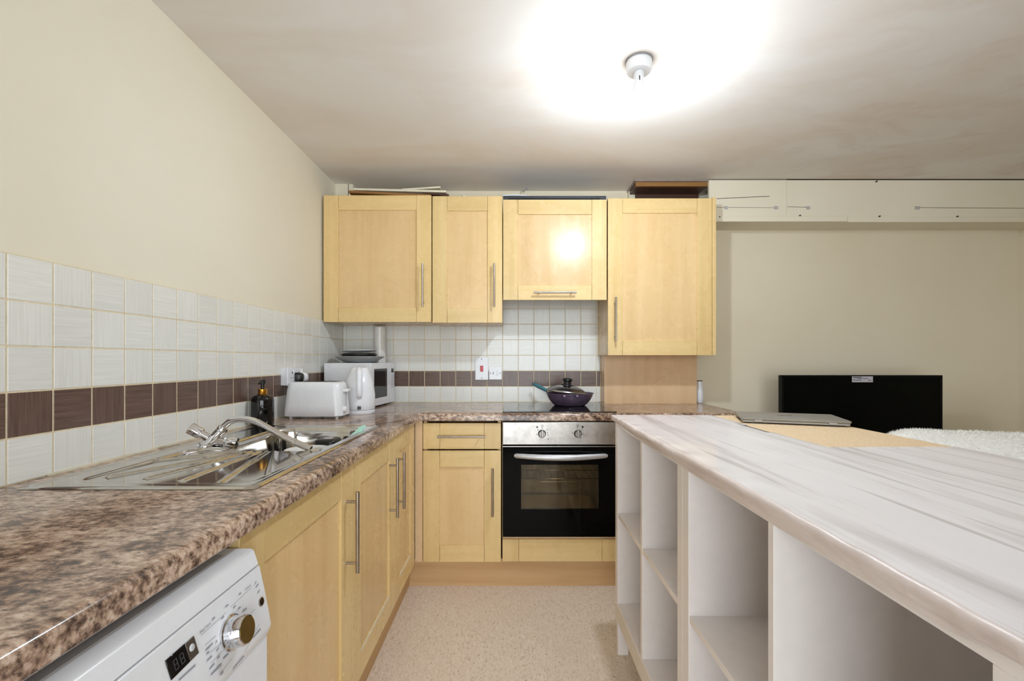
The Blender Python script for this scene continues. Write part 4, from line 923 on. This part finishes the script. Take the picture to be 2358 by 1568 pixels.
# ================================================================ LIVING SIDE: TELEVISION, STAND, ARMCHAIR
YT = 2.66
tvx0, tvx1, tvz1 = PX(1800, YT), PX(2170.5, YT), PZ(864, YT); tvz0 = tvz1 - .565
tv = root('television', ((tvx0 + tvx1) / 2, YT, tvz0 - .045), 'black flat-screen television standing against the wall behind the island', 'television')
MB().box(tvx0, tvx1, YT + .004, YT + .035, tvz0, tvz1).build('casing', M['tv_black'], tv, .003)
MB().box(tvx0 + .012, tvx1 - .012, YT + .001, YT + .005, tvz0 + .018, tvz1 - .010).build('screen', M['screen_black'], tv)
mb = MB()
for a in ((tvx0, tvx0 + .011, tvz0, tvz1), (tvx1 - .011, tvx1, tvz0, tvz1), (tvx0, tvx1, tvz1 - .009, tvz1), (tvx0, tvx1, tvz0, tvz0 + .017)): mb.box(a[0], a[1], YT - .001, YT + .006, a[2], a[3])
mb.build('bezel', M['tv_black'], tv, .001)
MB().box(tvx0 + .15, tvx1 - .15, YT + .035, YT + .07, tvz0 + .06, tvz0 + .36).build('back_housing', M['black_plastic'], tv, .006)
a0, a1, b0, b1 = PX(1961.5, YT), PX(2009.5, YT), PZ(880, YT), PZ(866.5, YT)
lb_ = MB().box(a0, a1, YT - .0022, YT - .0008, b0, b1).build('sticker', M['label_grey'], tv)
mb = MB(); Wl, Hl = a1 - a0, b1 - b0
for (u, v_, du, dv) in ((.04, .75, .42, .14), (.25, .58, .23, .09), (.52, .58, .26, .09), (.05, .30, .11, .13), (.19, .30, .11, .13), (.33, .30, .11, .13)): mb.box(a0 + Wl * u, a0 + Wl * (u + du), YT - .0026, YT - .002, b0 + Hl * v_, b0 + Hl * (v_ + dv))
mb.lathe([(.0, .0026), (Wl * .032, .0026), (Wl * .032, .002)], (a0 + Wl * .81, YT, b0 + Hl * .32), (0, -1, 0), 16)
mb.build('sticker_print', M['print_dark'], lb_)['kind'] = 'stuff'
text('lettering', 'LG', .0098, M['print_dark'], lb_, (a0 + Wl * .915, YT - .0024, b0 + Hl * .32), (1, 0, 0), (0, 0, 1), .0002)
zs = tvz0 - .045
for s in (tvx0 + .16, tvx1 - .16):
    MB().prism([(YT - .09, zs), (YT + .12, zs), (YT + .12, zs + .006), (YT + .03, zs + .05), (YT + .005, zs + .05), (YT - .09, zs + .006)], 'x', s - .012, s + .012).build('stand_foot', M['black_plastic'], tv, .002)
st = root('television_stand', ((tvx0 + tvx1) / 2, 2.74, 0), 'low white bench under the television', 'television stand')
sx0, sx1, syy0, syy1 = tvx0 + .02, tvx1 - .02, 2.52, 2.93
MB().box(sx0, sx1, syy0, syy1, zs - .022, zs).build('top_panel', M['white_board'], st, .002)
for q in (sx0, sx1 - .018): MB().box(q, q + .018, syy0, syy1, 0, zs - .022).build('side_panel', M['white_board'], st, .001)
MB().box(sx0 + .018, sx1 - .018, syy0 + .01, syy1, .22, .236).build('shelf', M['white_board'], st, .001); MB().box(sx0 + .018, sx1 - .018, syy1 - .008, syy1, 0.02, zs - .022).build('back_panel', M['white_board'], st)
# armchair with a fluffy cover over the back
ac = root('fluffy_armchair', (2.08, 1.75, 0), 'cream armchair covered with fluffy white fleece beyond the island', 'armchair')
ax0, ax1, ayc = 1.60, 2.56, 1.95
def back_top(x):
    s = (x - ax0) / (ax1 - ax0); zc = CZ - .3000 - .045 * max(0, (s - .2)) ** 1.2 ; return zc
secs = []; NS = 40; NC = 28; vs = []; fs = []
for i in range(NS + 1):
    s = i / NS; x = ax0 + (ax1 - ax0) * s; edge = min(s, 1 - s) / .10
    k = 1.0 if edge >= 1 else math.sqrt(max(0, 1 - (1 - edge) ** 2))
    zt_ = back_top(x) - (1 - k) * .10; hw = .115 * (.35 + .65 * k)
    for j in range(NC + 1):
        t = j / NC
        if t < .3: y, z = ayc - hw, .40 + (zt_ - hw - .40) * (t / .3)
        elif t > .7: y, z = ayc + hw, .40 + (zt_ - hw - .40) * ((1 - t) / .3)
        else:
            a = math.pi * (t - .3) / .4; y, z = ayc - hw * math.cos(a), zt_ - hw + hw * math.sin(a)
        n = noise.noise((x * 14, y * 14, z * 14)) * .006
        vs.append((x + n, y + n, z + n))
for i in range(NS):
    for j in range(NC): a = i * (NC + 1) + j; fs.append((a, a + 1, a + NC + 2, a + NC + 1))
fs.append(tuple(range(NC + 1))); fs.append(tuple(NS * (NC + 1) + j for j in range(NC, -1, -1)))
mb = MB(); mb.add(vs, fs); fl = mb.build('fleece_back', M['fur'], ac, smooth=True)
tv_, tf_ = [], []; r = random.Random(11); K = 24000
for q in range(K):
    i = r.randrange(NS); j = min(NC - 1, int(NC * (.12 + .76 * r.random()))); a, b_ = r.random(), r.random()
    i0 = i * (NC + 1) + j; P = [Vector(vs[k_]) for k_ in (i0, i0 + 1, i0 + NC + 2, i0 + NC + 1)]
    p = (P[0].lerp(P[1], a)).lerp(P[3].lerp(P[2], a), b_); n = (P[1] - P[0]).cross(P[3] - P[0]).normalized()
    s = i / NS; cen = Vector((p.x, ayc, p.z - .08))
    if n.dot(p - cen) < 0: n = -n
    d = (n + Vector((r.uniform(-.8, .8), r.uniform(-.8, .8), r.uniform(-.9, .4)))).normalized(); L = r.uniform(.006, .013)
    sd = d.orthogonal().normalized(); sd = (Matrix.Rotation(r.random() * 6.28, 3, d) @ sd) * .0014
    b0 = len(tv_); tv_ += [p - sd - n * .001, p + sd - n * .001, p + d * L]; tf_.append((b0, b0 + 1, b0 + 2))
mb = MB(); mb.add(tv_, tf_); ft = mb.build('fleece_pile', M['fur'], fl); ft['kind'] = 'stuff'
MB().rrect([(.24, 2.08, 1.60, .44, .30, .06), (.26, 2.08, 1.60, .46, .32, .08), (.42, 2.08, 1.60, .46, .32, .08), (.455, 2.08, 1.60, .42, .28, .08)]).build('seat', M['sofa_fabric'], ac, smooth=True, auto=60)
for xx in (1.62, 2.44): MB().rrect([(.20, xx + .05, 1.70, .06, .30, .05), (.56, xx + .05, 1.70, .06, .30, .05), (.60, xx + .05, 1.70, .04, .28, .04)]).build('armrest', M['sofa_fabric'], ac, smooth=True, auto=60)
MB().box(1.64, 2.52, 1.88, 2.02, .22, .42).build('back_frame', M['sofa_fabric'], ac, .01)
for xx in (1.68, 2.46):
    for yy in (1.36, 1.96): MB().lathe([(.0, 0), (.014, 0), (.02, .24), (.0, .24)], (xx, yy, 0), n=14).build('leg', M['dark_leg'], ac, smooth=True, auto=40)
